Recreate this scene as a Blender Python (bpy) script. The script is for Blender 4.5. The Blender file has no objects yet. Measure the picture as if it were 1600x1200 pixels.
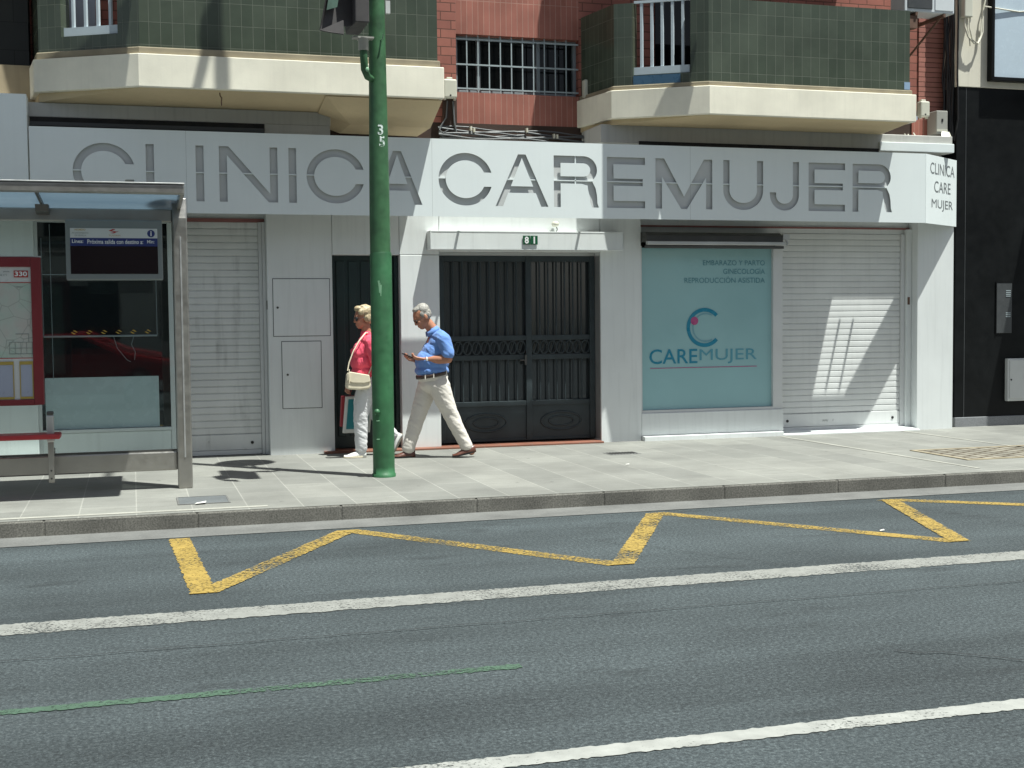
import bpy, bmesh, math, random
from mathutils import Vector, Matrix, Euler
from math import radians, sin, cos, pi, sqrt, atan2

S = bpy.context.scene
COL = S.collection
random.seed(7)

# ------------------------------------------------------------------ camera, sky, sun, exposure
YAW, PITCH, ROLL = radians(16.498), radians(2.9725), radians(-0.5689)
fw = Vector((sin(YAW)*cos(PITCH), cos(YAW)*cos(PITCH), -sin(PITCH)))
rt = Vector((cos(YAW), -sin(YAW), 0)); up = rt.cross(fw)
r2 = cos(ROLL)*rt + sin(ROLL)*up; u2 = -sin(ROLL)*rt + cos(ROLL)*up
cam = bpy.data.objects.new('camera', bpy.data.cameras.new('camera')); COL.objects.link(cam)
cam.data.sensor_width = 36; cam.data.lens = 45.0; cam.data.clip_start = 0.05; cam.data.clip_end = 2000
cam.matrix_world = Matrix((( r2.x, u2.x, -fw.x, 0), (r2.y, u2.y, -fw.y, 0), (r2.z, u2.z, -fw.z, 1.68), (0, 0, 0, 1)))
S.camera = cam

SUN_DIR = Vector((-0.225, 0.24, -1.0)).normalized()
SUN_EL = math.asin(-SUN_DIR.z); SUN_AZ = atan2(-SUN_DIR.x, -SUN_DIR.y)
W = bpy.data.worlds.new('World'); S.world = W; W.use_nodes = True
wn = W.node_tree.nodes; wl = W.node_tree.links
sky = wn.new('ShaderNodeTexSky'); sky.sky_type = 'NISHITA'; sky.sun_disc = False
sky.sun_elevation = SUN_EL; sky.sun_rotation = SUN_AZ; sky.air_density = 1.0; sky.dust_density = 1.5; sky.ozone_density = 1.0
hs = wn.new('ShaderNodeHueSaturation'); hs.inputs['Saturation'].default_value = 0.55; wl.new(sky.outputs[0], hs.inputs['Color']); wl.new(hs.outputs[0], wn['Background'].inputs['Color']); wn['Background'].inputs['Strength'].default_value = 0.055
sun = bpy.data.objects.new('sun', bpy.data.lights.new('sun', 'SUN')); COL.objects.link(sun)
sun.data.energy = 4.9; sun.data.angle = radians(0.5); sun.data.color = (0.97, 0.985, 0.92)
sun.rotation_euler = SUN_DIR.to_track_quat('-Z', 'Y').to_euler(); sun.location = (4, 4, 20)
S.view_settings.view_transform = 'Standard'; S.view_settings.look = 'None'
S.view_settings.exposure = 0.8; S.view_settings.gamma = 1.0; S.view_settings.use_curve_mapping = False

# ------------------------------------------------------------------ materials
class NT:
    def __init__(s, name):
        s.m = bpy.data.materials.new(name); s.m.use_nodes = True
        s.t = s.m.node_tree; s.b = s.t.nodes['Principled BSDF']; s.out = s.t.nodes['Material Output']
    def n(s, typ, **kw):
        nd = s.t.nodes.new(typ)
        for k, v in kw.items():
            if k.startswith('_'): setattr(nd, k[1:], v)
            else: nd.inputs[k.replace('__', ' ')].default_value = v
        return nd
    def l(s, a, b): s.t.links.new(a, b)
    def coord(s, mode='obj', scale=(1, 1, 1)):
        tc = s.n('ShaderNodeTexCoord'); mp = s.n('ShaderNodeMapping'); mp.inputs['Scale'].default_value = scale
        s.l(tc.outputs['Object'], mp.inputs['Vector'])
        return mp.outputs['Vector']
    def noise(s, vec, scale, detail=4, rough=0.55):
        nd = s.n('ShaderNodeTexNoise', Scale=scale, Detail=detail, Roughness=rough); s.l(vec, nd.inputs['Vector']); return nd.outputs['Fac']
    def ramp(s, fac, stops):
        r = s.n('ShaderNodeValToRGB'); e = r.color_ramp.elements
        while len(e) < len(stops): e.new(0.5)
        for i, (p, c) in enumerate(stops):
            e[i].position = p; e[i].color = (c, c, c, 1) if not hasattr(c, '__len__') else (*c, 1)
        s.l(fac, r.inputs['Fac']); return r.outputs['Color']
    def mix(s, fac, a, b, mode='MIX'):
        m = s.n('ShaderNodeMix', _data_type='RGBA', _blend_type=mode)
        if hasattr(fac, 'is_linked'): s.l(fac, m.inputs[0])
        else: m.inputs[0].default_value = fac
        for v, i in ((a, 6), (b, 7)):
            if hasattr(v, 'is_linked'): s.l(v, m.inputs[i])
            else: m.inputs[i].default_value = (*v, 1)
        return m.outputs[2]
    def bump(s, h, strength, dist=0.01):
        b = s.n('ShaderNodeBump', Strength=strength, Distance=dist); s.l(h, b.inputs['Height']); s.l(b.outputs['Normal'], s.b.inputs['Normal'])
    def base(s, c):
        if hasattr(c, 'is_linked'): s.l(c, s.b.inputs['Base Color'])
        else: s.b.inputs['Base Color'].default_value = (*c, 1)
    def rough(s, v):
        if hasattr(v, 'is_linked'): s.l(v, s.b.inputs['Roughness'])
        else: s.b.inputs['Roughness'].default_value = v

def paint(name, c, rough=0.5, var=0.12, scale=3.0, metal=0.0, bump=0.0, streak=0.0, spec=0.5):
    k = NT(name); v = k.coord(); f = k.noise(v, scale, 6)
    d = tuple(x*(1-var) for x in c); h = tuple(min(1, x*(1+var*0.5)) for x in c)
    col = k.ramp(f, [(0.3, d), (0.7, h)])
    if streak:
        v2 = k.coord(scale=(9, 9, 0.5)); g = k.noise(v2, 2.0, 5)
        col = k.mix(k.ramp(g, [(0.5, 0.0), (0.75, streak)]), col, tuple(x*0.45 for x in c))
    k.base(col); k.rough(k.ramp(k.noise(v, scale*4, 3), [(0.3, max(0.02, rough-0.08)), (0.7, min(1, rough+0.08))]))
    k.b.inputs['Metallic'].default_value = metal; k.b.inputs['Specular IOR Level'].default_value = spec
    if bump: k.bump(k.noise(v, 60, 4), bump, 0.004)
    return k.m

def bricks(name, c1, c2, mortar, bw, rh, ms, uv='xz', rough=0.7, bump=0.5, offset=0.5, spec=0.4, patch=0.0, squash=0):
    k = NT(name); tc = k.n('ShaderNodeTexCoord'); sp = k.n('ShaderNodeSeparateXYZ'); k.l(tc.outputs['Object'], sp.inputs[0])
    cb = k.n('ShaderNodeCombineXYZ')
    if uv == 'xz': k.l(sp.outputs['X'], cb.inputs['X']); k.l(sp.outputs['Z'], cb.inputs['Y'])
    elif uv == 'zx': k.l(sp.outputs['Z'], cb.inputs['X']); k.l(sp.outputs['X'], cb.inputs['Y'])
    elif uv == 'wrap':
        a = k.n('ShaderNodeMath', _operation='SUBTRACT'); k.l(sp.outputs['X'], a.inputs[0]); k.l(sp.outputs['Y'], a.inputs[1])
        k.l(a.outputs[0], cb.inputs['X']); k.l(sp.outputs['Z'], cb.inputs['Y'])
    elif uv == 'yx': k.l(sp.outputs['Y'], cb.inputs['X']); k.l(sp.outputs['X'], cb.inputs['Y'])
    bt = k.n('ShaderNodeTexBrick', Scale=1.0); bt.offset = offset; bt.squash = 1.0
    bt.inputs['Color1'].default_value = (*c1, 1); bt.inputs['Color2'].default_value = (*c2, 1); bt.inputs['Mortar'].default_value = (*mortar, 1)
    bt.inputs['Mortar Size'].default_value = ms; bt.inputs['Brick Width'].default_value = bw; bt.inputs['Row Height'].default_value = rh
    bt.inputs['Mortar Smooth'].default_value = 0.1; bt.inputs['Bias'].default_value = 0.0
    k.l(cb.outputs[0], bt.inputs['Vector'])
    v = k.coord(); f = k.noise(v, 2.2, 6)
    col = k.mix(0.9, bt.outputs['Color'], k.ramp(f, [(0.3, 0.72), (0.7, 1.1)]), 'MULTIPLY')
    if patch:
        f2 = k.noise(v, 30, 4); col = k.mix(k.ramp(f2, [(0.45, 0.0), (0.8, patch)]), col, tuple(x*1.5 for x in c2))
    k.base(col); k.rough(k.ramp(bt.outputs['Fac'], [(0.0, rough), (1.0, 0.9)])); k.b.inputs['Specular IOR Level'].default_value = spec
    iv = k.ramp(bt.outputs['Fac'], [(0.0, 1.0), (1.0, 0.0)]); k.bump(iv, bump, 0.004)
    return k.m

def glossy_glass(name, base, rough=0.03, spec=0.6):
    k = NT(name); k.base(base); k.rough(rough); k.b.inputs['Specular IOR Level'].default_value = spec
    v = k.coord(); k.bump(k.noise(v, 1.3, 2), 0.015, 0.02); return k.m

def thin_glass(name, tint=(0.9, 0.95, 0.94), refl=0.07):
    k = NT(name); tr = k.n('ShaderNodeBsdfTransparent'); tr.inputs[0].default_value = (*tint, 1)
    gl = k.n('ShaderNodeBsdfGlossy'); gl.inputs['Roughness'].default_value = 0.02
    lw = k.n('ShaderNodeLayerWeight', Blend=0.15); rr = k.ramp(lw.outputs['Fresnel'], [(0.0, refl*0.4), (1.0, 0.9)])
    mx = k.n('ShaderNodeMixShader'); k.l(rr, mx.inputs[0]); k.l(tr.outputs[0], mx.inputs[1]); k.l(gl.outputs[0], mx.inputs[2])
    k.l(mx.outputs[0], k.out.inputs['Surface']); return k.m

def road_paint(name, c, wear=0.5, sc=55):
    k = NT(name); v = k.coord(); f = k.noise(v, sc, 5, 0.7); g = k.noise(v, 1.6, 3)
    a = k.n('ShaderNodeMath', _operation='ADD'); k.l(f, a.inputs[0])
    g2 = k.n('ShaderNodeMath', _operation='MULTIPLY'); k.l(g, g2.inputs[0]); g2.inputs[1].default_value = 0.55; k.l(g2.outputs[0], a.inputs[1])
    fac = k.ramp(a.outputs[0], [(wear, 0.0), (min(0.99, wear+0.16), 1.0)])
    k.base(k.ramp(k.noise(v, 9, 5), [(0.3, tuple(x*0.72 for x in c)), (0.7, c)])); k.rough(0.75)
    tr = k.n('ShaderNodeBsdfTransparent'); mx = k.n('ShaderNodeMixShader'); k.l(fac, mx.inputs[0]); k.l(tr.outputs[0], mx.inputs[1]); k.l(k.b.outputs[0], mx.inputs[2])
    k.l(mx.outputs[0], k.out.inputs['Surface']); k.bump(f, 0.3, 0.004); return k.m

def mk_asphalt():
    k = NT('asphalt'); v = k.coord(); f = k.noise(v, 48, 6, 0.85); g = k.noise(v, 0.7, 5); h = k.noise(k.coord(scale=(0.15, 1.6, 1)), 1.0, 4)
    vo = k.n('ShaderNodeTexVoronoi', Scale=95.0); k.l(v, vo.inputs['Vector'])
    st = k.ramp(vo.outputs['Distance'], [(0.05, 1.5), (0.45, 0.8)])
    c = k.ramp(f, [(0.30, (0.010, 0.012, 0.013)), (0.5, (0.054, 0.061, 0.064)), (0.70, (0.145, 0.157, 0.157))])
    c = k.mix(0.75, c, st, 'MULTIPLY')
    c = k.mix(1.0, c, k.ramp(g, [(0.3, 0.82), (0.7, 1.15)]), 'MULTIPLY'); c = k.mix(1.0, c, k.ramp(h, [(0.35, 0.88), (0.65, 1.12)]), 'MULTIPLY')
    tr = k.noise(k.coord(scale=(0.04, 0.85, 1)), 1.3, 3); c = k.mix(1.0, c, k.ramp(tr, [(0.35, 0.80), (0.5, 1.0), (0.68, 1.16)]), 'MULTIPLY')
    oil = k.noise(k.coord(scale=(0.5, 1.4, 1)), 2.6, 5, 0.65); c = k.mix(k.ramp(oil, [(0.57, 0.0), (0.72, 0.6)]), c, (0.022, 0.024, 0.025))
    gr = k.n('ShaderNodeTexVoronoi', Scale=38.0); k.l(v, gr.inputs['Vector']); c = k.mix(k.ramp(gr.outputs['Distance'], [(0.06, 0.55), (0.12, 0.0)]), c, (0.17, 0.175, 0.165))
    c = k.mix(1.0, c, (0.93, 1.03, 1.06), 'MULTIPLY')
    k.base(c); k.rough(0.85); k.b.inputs['Specular IOR Level'].default_value = 0.3; k.bump(f, 0.8, 0.01); return k.m

def mk_stone(name, lo, hi, sc=120, rough=0.8, stain=0.25):
    k = NT(name); v = k.coord(); f = k.noise(v, sc, 5, 0.7); g = k.noise(v, 2.5, 6)
    c = k.mix(1.0, k.ramp(f, [(0.35, lo), (0.65, hi)]), k.ramp(g, [(0.3, 1-stain), (0.7, 1.08)]), 'MULTIPLY')
    k.base(c); k.rough(rough); k.bump(f, 0.35, 0.004); return k.m

def mk_pavement():
    k = NT('paving_stone'); tc = k.n('ShaderNodeTexCoord'); sp = k.n('ShaderNodeSeparateXYZ'); k.l(tc.outputs['Object'], sp.inputs[0])
    cb = k.n('ShaderNodeCombineXYZ'); k.l(sp.outputs['Y'], cb.inputs['X']); k.l(sp.outputs['X'], cb.inputs['Y'])
    bt = k.n('ShaderNodeTexBrick', Scale=1.0); bt.offset = 0.5
    for nm, c in (('Color1', (0.235, 0.238, 0.217)), ('Color2', (0.186, 0.190, 0.175)), ('Mortar', (0.30, 0.302, 0.275))): bt.inputs[nm].default_value = (*c, 1)
    bt.inputs['Mortar Size'].default_value = 0.006; bt.inputs['Brick Width'].default_value = 0.93; bt.inputs['Row Height'].default_value = 0.445; bt.inputs['Mortar Smooth'].default_value = 0.3
    k.l(cb.outputs[0], bt.inputs['Vector'])
    v = k.coord(); g = k.noise(v, 1.1, 7, 0.6); f = k.noise(v, 90, 4, 0.7); s = k.noise(k.coord(scale=(1.5, 6, 1)), 1.8, 6, 0.65)
    c = k.mix(1.0, bt.outputs['Color'], k.ramp(g, [(0.28, 0.70), (0.7, 1.10)]), 'MULTIPLY')
    c = k.mix(0.6, c, k.ramp(f, [(0.3, 0.8), (0.7, 1.12)]), 'MULTIPLY')
    c = k.mix(k.ramp(s, [(0.53, 0.0), (0.72, 0.5)]), c, (0.13, 0.13, 0.118))
    sv = k.n('ShaderNodeTexVoronoi', Scale=2.3); k.l(v, sv.inputs['Vector'])
    c = k.mix(k.ramp(sv.outputs['Distance'], [(0.025, 0.8), (0.06, 0.0)]), c, (0.085, 0.085, 0.08))
    k.base(c); k.rough(0.75); k.bump(f, 0.25, 0.004); return k.m

M = {}
M['asphalt'] = mk_asphalt(); M['paving'] = mk_pavement()
M['kerb'] = mk_stone('kerb_granite', (0.080, 0.078, 0.069), (0.225, 0.22, 0.195), 70, 0.85, 0.4)
M['gutter'] = mk_stone('gutter_concrete', (0.12, 0.124, 0.12), (0.17, 0.172, 0.165), 60, 0.85, 0.3)
M['joint'] = mk_stone('joint_mortar', (0.30, 0.30, 0.265), (0.36, 0.36, 0.32), 40)
M['cobble'] = bricks('cobble', (0.24, 0.225, 0.185), (0.19, 0.18, 0.15), (0.07, 0.055, 0.035), 0.20, 0.14, 0.02, 'yx', 0.85, 1.0)
M['cover'] = mk_stone('cover_steel', (0.10, 0.112, 0.118), (0.135, 0.147, 0.152), 40, 0.6, 0.2)
M['white_line'] = road_paint('white_road_paint', (0.24, 0.247, 0.23), 0.58)
M['white_line2'] = road_paint('bright_road_paint', (0.32, 0.33, 0.31), 0.54)
M['yellow_line'] = road_paint('yellow_road_paint', (0.345, 0.240, 0.055), 0.66, 45)
M['green_line'] = road_paint('green_road_paint', (0.056, 0.108, 0.072), 0.65, 50)
M['crack'] = paint('crack_tar', (0.012, 0.012, 0.012), 0.8)
M['clad'] = paint('white_cladding', (0.70, 0.735, 0.73), 0.5, 0.07, 1.2, streak=0.16, bump=0.05)
M['sign'] = paint('sign_panel_white', (0.74, 0.80, 0.80), 0.4, 0.04, 0.8, streak=0.04)
M['signback'] = paint('sign_backing', (0.56, 0.58, 0.575), 0.5, 0.08, 2.0)
M['beam'] = paint('beam_plaster', (0.50, 0.50, 0.47), 0.7, 0.12, 1.5, streak=0.25, bump=0.06)
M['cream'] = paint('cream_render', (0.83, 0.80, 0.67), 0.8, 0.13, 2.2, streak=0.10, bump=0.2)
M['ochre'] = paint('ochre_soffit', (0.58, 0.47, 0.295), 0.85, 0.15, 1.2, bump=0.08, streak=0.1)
M['ledge'] = paint('brown_ledge', (0.30, 0.26, 0.18), 0.85, 0.25, 4.0, bump=0.15)
M['tile'] = bricks('green_tile', (0.054, 0.071, 0.050), (0.074, 0.092, 0.067), (0.135, 0.15, 0.12), 0.118, 0.232, 0.0022, 'wrap', 0.22, 0.25, 0.0, 0.5)
M['brick_h'] = bricks('brick_courses', (0.36, 0.135, 0.10), (0.29, 0.105, 0.08), (0.13, 0.06, 0.045), 0.26, 0.105, 0.006, 'xz', 0.7, 0.6, 0.5)
M['brick_v'] = bricks('soldier_brick', (0.37, 0.14, 0.105), (0.31, 0.115, 0.085), (0.44, 0.25, 0.20), 0.90, 0.071, 0.004, 'zx', 0.7, 0.6, 0.0)
M['brick_s'] = bricks('brick_strip', (0.42, 0.18, 0.14), (0.36, 0.15, 0.12), (0.09, 0.04, 0.03), 0.6, 0.066, 0.005, 'xz', 0.7, 0.6, 0.5)
M['darkwall'] = paint('dark_brown_wall', (0.05, 0.03, 0.022), 0.9, 0.4, 3.0, bump=0.1)  # dark brown wall paint
M['gapshade'] = paint('gap_shade_black', (0.012,0.012,0.012), 0.8)  # black that paints the shade inside the gaps above the sign
M['shadetile'] = bricks('shaded_wall_tile', (0.014, 0.016, 0.014), (0.020, 0.022, 0.018), (0.012, 0.012, 0.012), 0.3, 0.3, 0.003, 'xz', 0.4, 0.1)  # shade of the set-back wall is put into this near-black colour
M['tan'] = paint('tan_wall', (0.40, 0.33, 0.22), 0.85, 0.25, 1.5, bump=0.1, streak=0.3)
M['redstep'] = bricks('red_step_tile', (0.24, 0.10, 0.065), (0.20, 0.085, 0.055), (0.2, 0.14, 0.11), 0.2, 0.2, 0.004, 'xz', 0.6, 0.2)
M['pinktrim'] = paint('red_trim', (0.27, 0.11, 0.10), 0.6, 0.15)
M['shutter'] = paint('shutter_white', (0.66, 0.68, 0.67), 0.45, 0.08, 2.0, streak=0.12)
def mk_dirty_shutter():
    k = NT('shutter_dirty'); v = k.coord(); f = k.noise(v, 5, 6, 0.6); g = k.noise(k.coord(scale=(5, 1, 0.35)), 1.5, 4)
    c = k.ramp(k.noise(v, 2, 5), [(0.3, (0.56, 0.58, 0.57)), (0.7, (0.66, 0.68, 0.67))])
    a = k.n('ShaderNodeMath', _operation='MULTIPLY'); k.l(k.ramp(f, [(0.4, 0.0), (0.62, 1.0)]), a.inputs[0]); k.l(k.ramp(g, [(0.5, 0.0), (0.66, 0.6)]), a.inputs[1])
    k.base(k.mix(a.outputs[0], c, (0.16, 0.17, 0.165))); k.rough(0.5); return k.m
M['shutter2'] = mk_dirty_shutter()
M['gate'] = paint('gate_iron', (0.030, 0.042, 0.047), 0.45, 0.25, 6.0, spec=0.4)
M['gatepane'] = glossy_glass('gate_glass', (0.034, 0.041, 0.044), 0.03, 0.9)
M['greendoor'] = paint('dark_green_door', (0.012, 0.03, 0.03), 0.4, 0.25, 3.0)
M['shopglass'] = glossy_glass('shop_glass', (0.012, 0.015, 0.017), 0.02, 1.0)
M['frost'] = paint('frosted_film', (0.42, 0.52, 0.54), 0.25, 0.08, 2.5)
M['film'] = paint('teal_window_film', (0.30, 0.505, 0.53), 0.12, 0.07, 0.9)
M['blue'] = paint('logo_blue', (0.015, 0.22, 0.34), 0.3, 0.03)
M['midblue'] = paint('logo_pale_blue', (0.09, 0.31, 0.40), 0.3, 0.03)
M['palblue'] = paint('text_blue', (0.09, 0.25, 0.30), 0.3, 0.03)
M['lineblue'] = paint('inner_arc_blue', (0.16, 0.35, 0.42), 0.3, 0.03)
M['pink'] = paint('logo_pink', (0.42, 0.08, 0.22), 0.3, 0.03)
M['alu'] = paint('aluminium', (0.55, 0.56, 0.55), 0.4, 0.08, 3.0, metal=0.7)
M['steel'] = paint('brushed_steel', (0.40, 0.39, 0.36), 0.36, 0.12, 4.0, metal=0.85)
M['darksteel'] = paint('dark_steel', (0.10, 0.10, 0.095), 0.45, 0.15, metal=0.6)
M['wframe'] = paint('white_frame', (0.62, 0.64, 0.64), 0.4, 0.05)
M['greyframe'] = paint('grey_window_frame', (0.22, 0.26, 0.28), 0.4, 0.1)
M['grille'] = paint('painted_grille', (0.34, 0.40, 0.42), 0.5, 0.12, 6.0)
M['rail'] = paint('grey_blue_rail', (0.50, 0.58, 0.63), 0.5, 0.1, 5.0)
M['winglass'] = glossy_glass('window_glass', (0.006, 0.008, 0.009), 0.04, 0.25)
M['green'] = paint('green_pole_paint', (0.042, 0.130, 0.055), 0.5, 0.4, 7.0, bump=0.15, streak=0.25)
M['green2'] = paint('green_sleeve_paint', (0.030, 0.128, 0.052), 0.5, 0.35, 6.0, bump=0.15, streak=0.25)
M['greenlight'] = paint('pale_green_chip', (0.22, 0.42, 0.26), 0.5, 0.2)
M['whitepaint'] = paint('white_stencil', (0.66, 0.76, 0.72), 0.6, 0.15, 30)
M['sheet'] = paint('grey_sheet_metal', (0.060, 0.056, 0.056), 0.6, 0.2, 4.0)
M['sheetgreen'] = paint('worn_green_sheet', (0.09, 0.16, 0.125), 0.5, 0.3, 12)
M['junction'] = paint('beige_plastic', (0.58, 0.58, 0.49), 0.5, 0.08, 3.0)
M['greybox'] = paint('grey_metal_box', (0.34, 0.34, 0.31), 0.5, 0.1)
M['cable'] = paint('black_cable', (0.02, 0.02, 0.022), 0.45, 0.2)
M['cableg'] = paint('grey_cable', (0.11, 0.12, 0.125), 0.45, 0.2)
M['ivory'] = paint('ivory_cable', (0.62, 0.60, 0.50), 0.5, 0.1)
M['acwhite'] = paint('casing_white', (0.62, 0.66, 0.68), 0.4, 0.06)
M['rust'] = paint('rusty_bracket', (0.14, 0.08, 0.055), 0.8, 0.35, 10)
M['black'] = paint('black_panel', (0.008, 0.009, 0.0095), 0.4, 0.3, 2.0, spec=0.15)
M['blackplain'] = paint('black_plastic', (0.01, 0.01, 0.011), 0.4, 0.1)
M['vent'] = paint('dark_vent_door', (0.055, 0.06, 0.063), 0.45, 0.12)
M['granite'] = mk_stone('plinth_granite', (0.15, 0.16, 0.17), (0.25, 0.26, 0.27), 90, 0.5, 0.15)
M['cream2'] = paint('neighbour_render', (0.66, 0.63, 0.53), 0.8, 0.1, 2.0, bump=0.1, streak=0.15)
M['bluepanel'] = paint('pale_blue_panel', (0.50, 0.60, 0.68), 0.25, 0.05)
M['boxwhite'] = paint('meter_box_white', (0.55, 0.57, 0.56), 0.4, 0.06)
M['sglass'] = thin_glass('shelter_glass', (0.90, 0.95, 0.94), 0.05)
def mk_roof():
    k = NT('roof_panel'); tl = k.n('ShaderNodeBsdfTranslucent'); tl.inputs[0].default_value = (0.42, 0.52, 0.60, 1); tr = k.n('ShaderNodeBsdfTransparent'); tr.inputs[0].default_value = (0.55, 0.66, 0.75, 1)
    mx = k.n('ShaderNodeMixShader'); mx.inputs[0].default_value = 0.30; v = k.coord(scale=(0.6, 3, 1)); f = k.noise(v, 2.0, 4); k.l(k.ramp(f, [(0.3, 0.06), (0.7, 0.20)]), mx.inputs[0])
    m2 = k.n('ShaderNodeMixShader'); m2.inputs[0].default_value = 0.45; k.l(k.b.outputs[0], m2.inputs[1]); k.base((0.3, 0.36, 0.4)); k.rough(0.15)
    m3 = k.n('ShaderNodeMixShader'); m3.inputs[0].default_value = 0.5; k.l(tl.outputs[0], m3.inputs[1]); k.l(tr.outputs[0], m3.inputs[2]); k.l(k.ramp(f, [(0.3, 0.12), (0.7, 0.3)]), m3.inputs[0])
    k.l(m3.outputs[0], m2.inputs[2]); k.l(m2.outputs[0], k.out.inputs['Surface']); return k.m
M['roofglass'] = mk_roof()
M['redframe'] = paint('dark_red_frame', (0.20, 0.022, 0.028), 0.4, 0.1)
M['redbench'] = paint('red_bench', (0.38, 0.03, 0.035), 0.4, 0.12)
M['navy'] = paint('navy_band', (0.02, 0.035, 0.16), 0.4, 0.03)
M['screen'] = glossy_glass('display_screen', (0.012, 0.006, 0.009), 0.12, 0.4)
M['dispframe'] = paint('display_casing', (0.20, 0.225, 0.225), 0.45, 0.05)
M['paper'] = paint('poster_white', (0.62, 0.64, 0.63), 0.35, 0.03)
M['textwhite'] = paint('text_white', (0.8, 0.82, 0.82), 0.4, 0.02)
M['textred'] = paint('text_red', (0.42, 0.035, 0.03), 0.4, 0.02)
M['gold'] = paint('gold_emblem', (0.45, 0.30, 0.05), 0.4, 0.05)
M['goldbar'] = paint('mustard_bar', (0.40, 0.30, 0.07), 0.4, 0.05)
M['lilac'] = paint('lilac_notice', (0.36, 0.40, 0.50), 0.35, 0.05)
M['texdark'] = paint('print_dark', (0.06, 0.07, 0.07), 0.5, 0.02)
M['texgrey'] = paint('print_grey', (0.22, 0.24, 0.23), 0.5, 0.02)
M['texmid'] = paint('corner_text_grey', (0.16,0.175,0.18), 0.5, 0.02)
M['plate'] = paint('number_plate_green', (0.01, 0.09, 0.04), 0.25, 0.05)
M['bluetape'] = paint('blue_tile_patch', (0.05, 0.12, 0.20), 0.3, 0.15)
M['paletape'] = paint('pale_blue_patch', (0.28, 0.40, 0.55), 0.4, 0.08)
def mk_map():
    k = NT('route_map'); v = k.coord(); f = k.noise(v, 3.5, 6); w = k.n('ShaderNodeTexVoronoi', Scale=6.0, _feature='DISTANCE_TO_EDGE'); k.l(v, w.inputs['Vector'])
    c = k.ramp(f, [(0.35, (0.36, 0.50, 0.42)), (0.5, (0.47, 0.52, 0.47)), (0.68, (0.50, 0.47, 0.44))])
    k.base(k.mix(k.ramp(w.outputs['Distance'], [(0.008, 0.45), (0.02, 0.0)]), c, (0.2, 0.22, 0.2))); k.rough(0.3); return k.m
M['map'] = mk_map()
# people
def cloth(name, c, fold=0.35, sc=(9, 9, 14), rough=0.85, var=0.08):
    k = NT(name); v = k.coord(scale=sc); f = k.noise(v, 1.0, 3, 0.5); v2 = k.coord(); g = k.noise(v2, 350, 2)
    k.base(k.ramp(k.noise(v2, 6, 4), [(0.3, tuple(x*(1-var) for x in c)), (0.7, c)])); k.rough(rough)
    k.b.inputs['Specular IOR Level'].default_value = 0.2; k.b.inputs['Sheen Weight'].default_value = 0.15
    k.bump(f, fold, 0.03); return k.m
M['skin'] = paint('tanned_skin', (0.42, 0.19, 0.115), 0.5, 0.15, 14, bump=0.06)
M['skin2'] = paint('woman_skin', (0.44, 0.20, 0.125), 0.5, 0.12, 14)
M['polo'] = cloth('blue_polo_cotton', (0.14, 0.27, 0.60), 0.45, (8, 8, 10))
M['chino'] = cloth('beige_cotton', (0.66, 0.625, 0.57), 0.35, (7, 7, 16))
M['whitecotton'] = cloth('white_trouser_cotton', (0.66, 0.67, 0.68), 0.6, (9, 9, 13))
M['coral'] = cloth('coral_blouse', (0.80, 0.10, 0.165), 0.4, (9, 9, 7))
M['greyhair'] = paint('grey_hair', (0.33, 0.318, 0.29), 0.6, 0.55, 55, bump=0.8)
M['blond'] = paint('blond_hair', (0.46, 0.37, 0.23), 0.5, 0.5, 40, bump=0.8)
M['leather'] = paint('brown_leather', (0.11, 0.042, 0.028), 0.35, 0.25, 12)
M['beltm'] = paint('belt_leather', (0.05, 0.028, 0.018), 0.4, 0.2)
M['whiteshoe'] = paint('white_shoe', (0.68, 0.69, 0.67), 0.5, 0.08)
M['bagcream'] = paint('cream_leather', (0.72, 0.655, 0.50), 0.5, 0.1, 8)
M['teal'] = paint('teal_print', (0.02, 0.22, 0.25), 0.4, 0.08)
M['bagwhite'] = paint('bag_paper_white', (0.66, 0.66, 0.62), 0.6, 0.05)
M['bagred'] = paint('red_bag', (0.34, 0.03, 0.04), 0.5, 0.1)
M['carred'] = paint('car_paint_red', (0.40, 0.012, 0.015), 0.12, 0.05)

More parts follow.
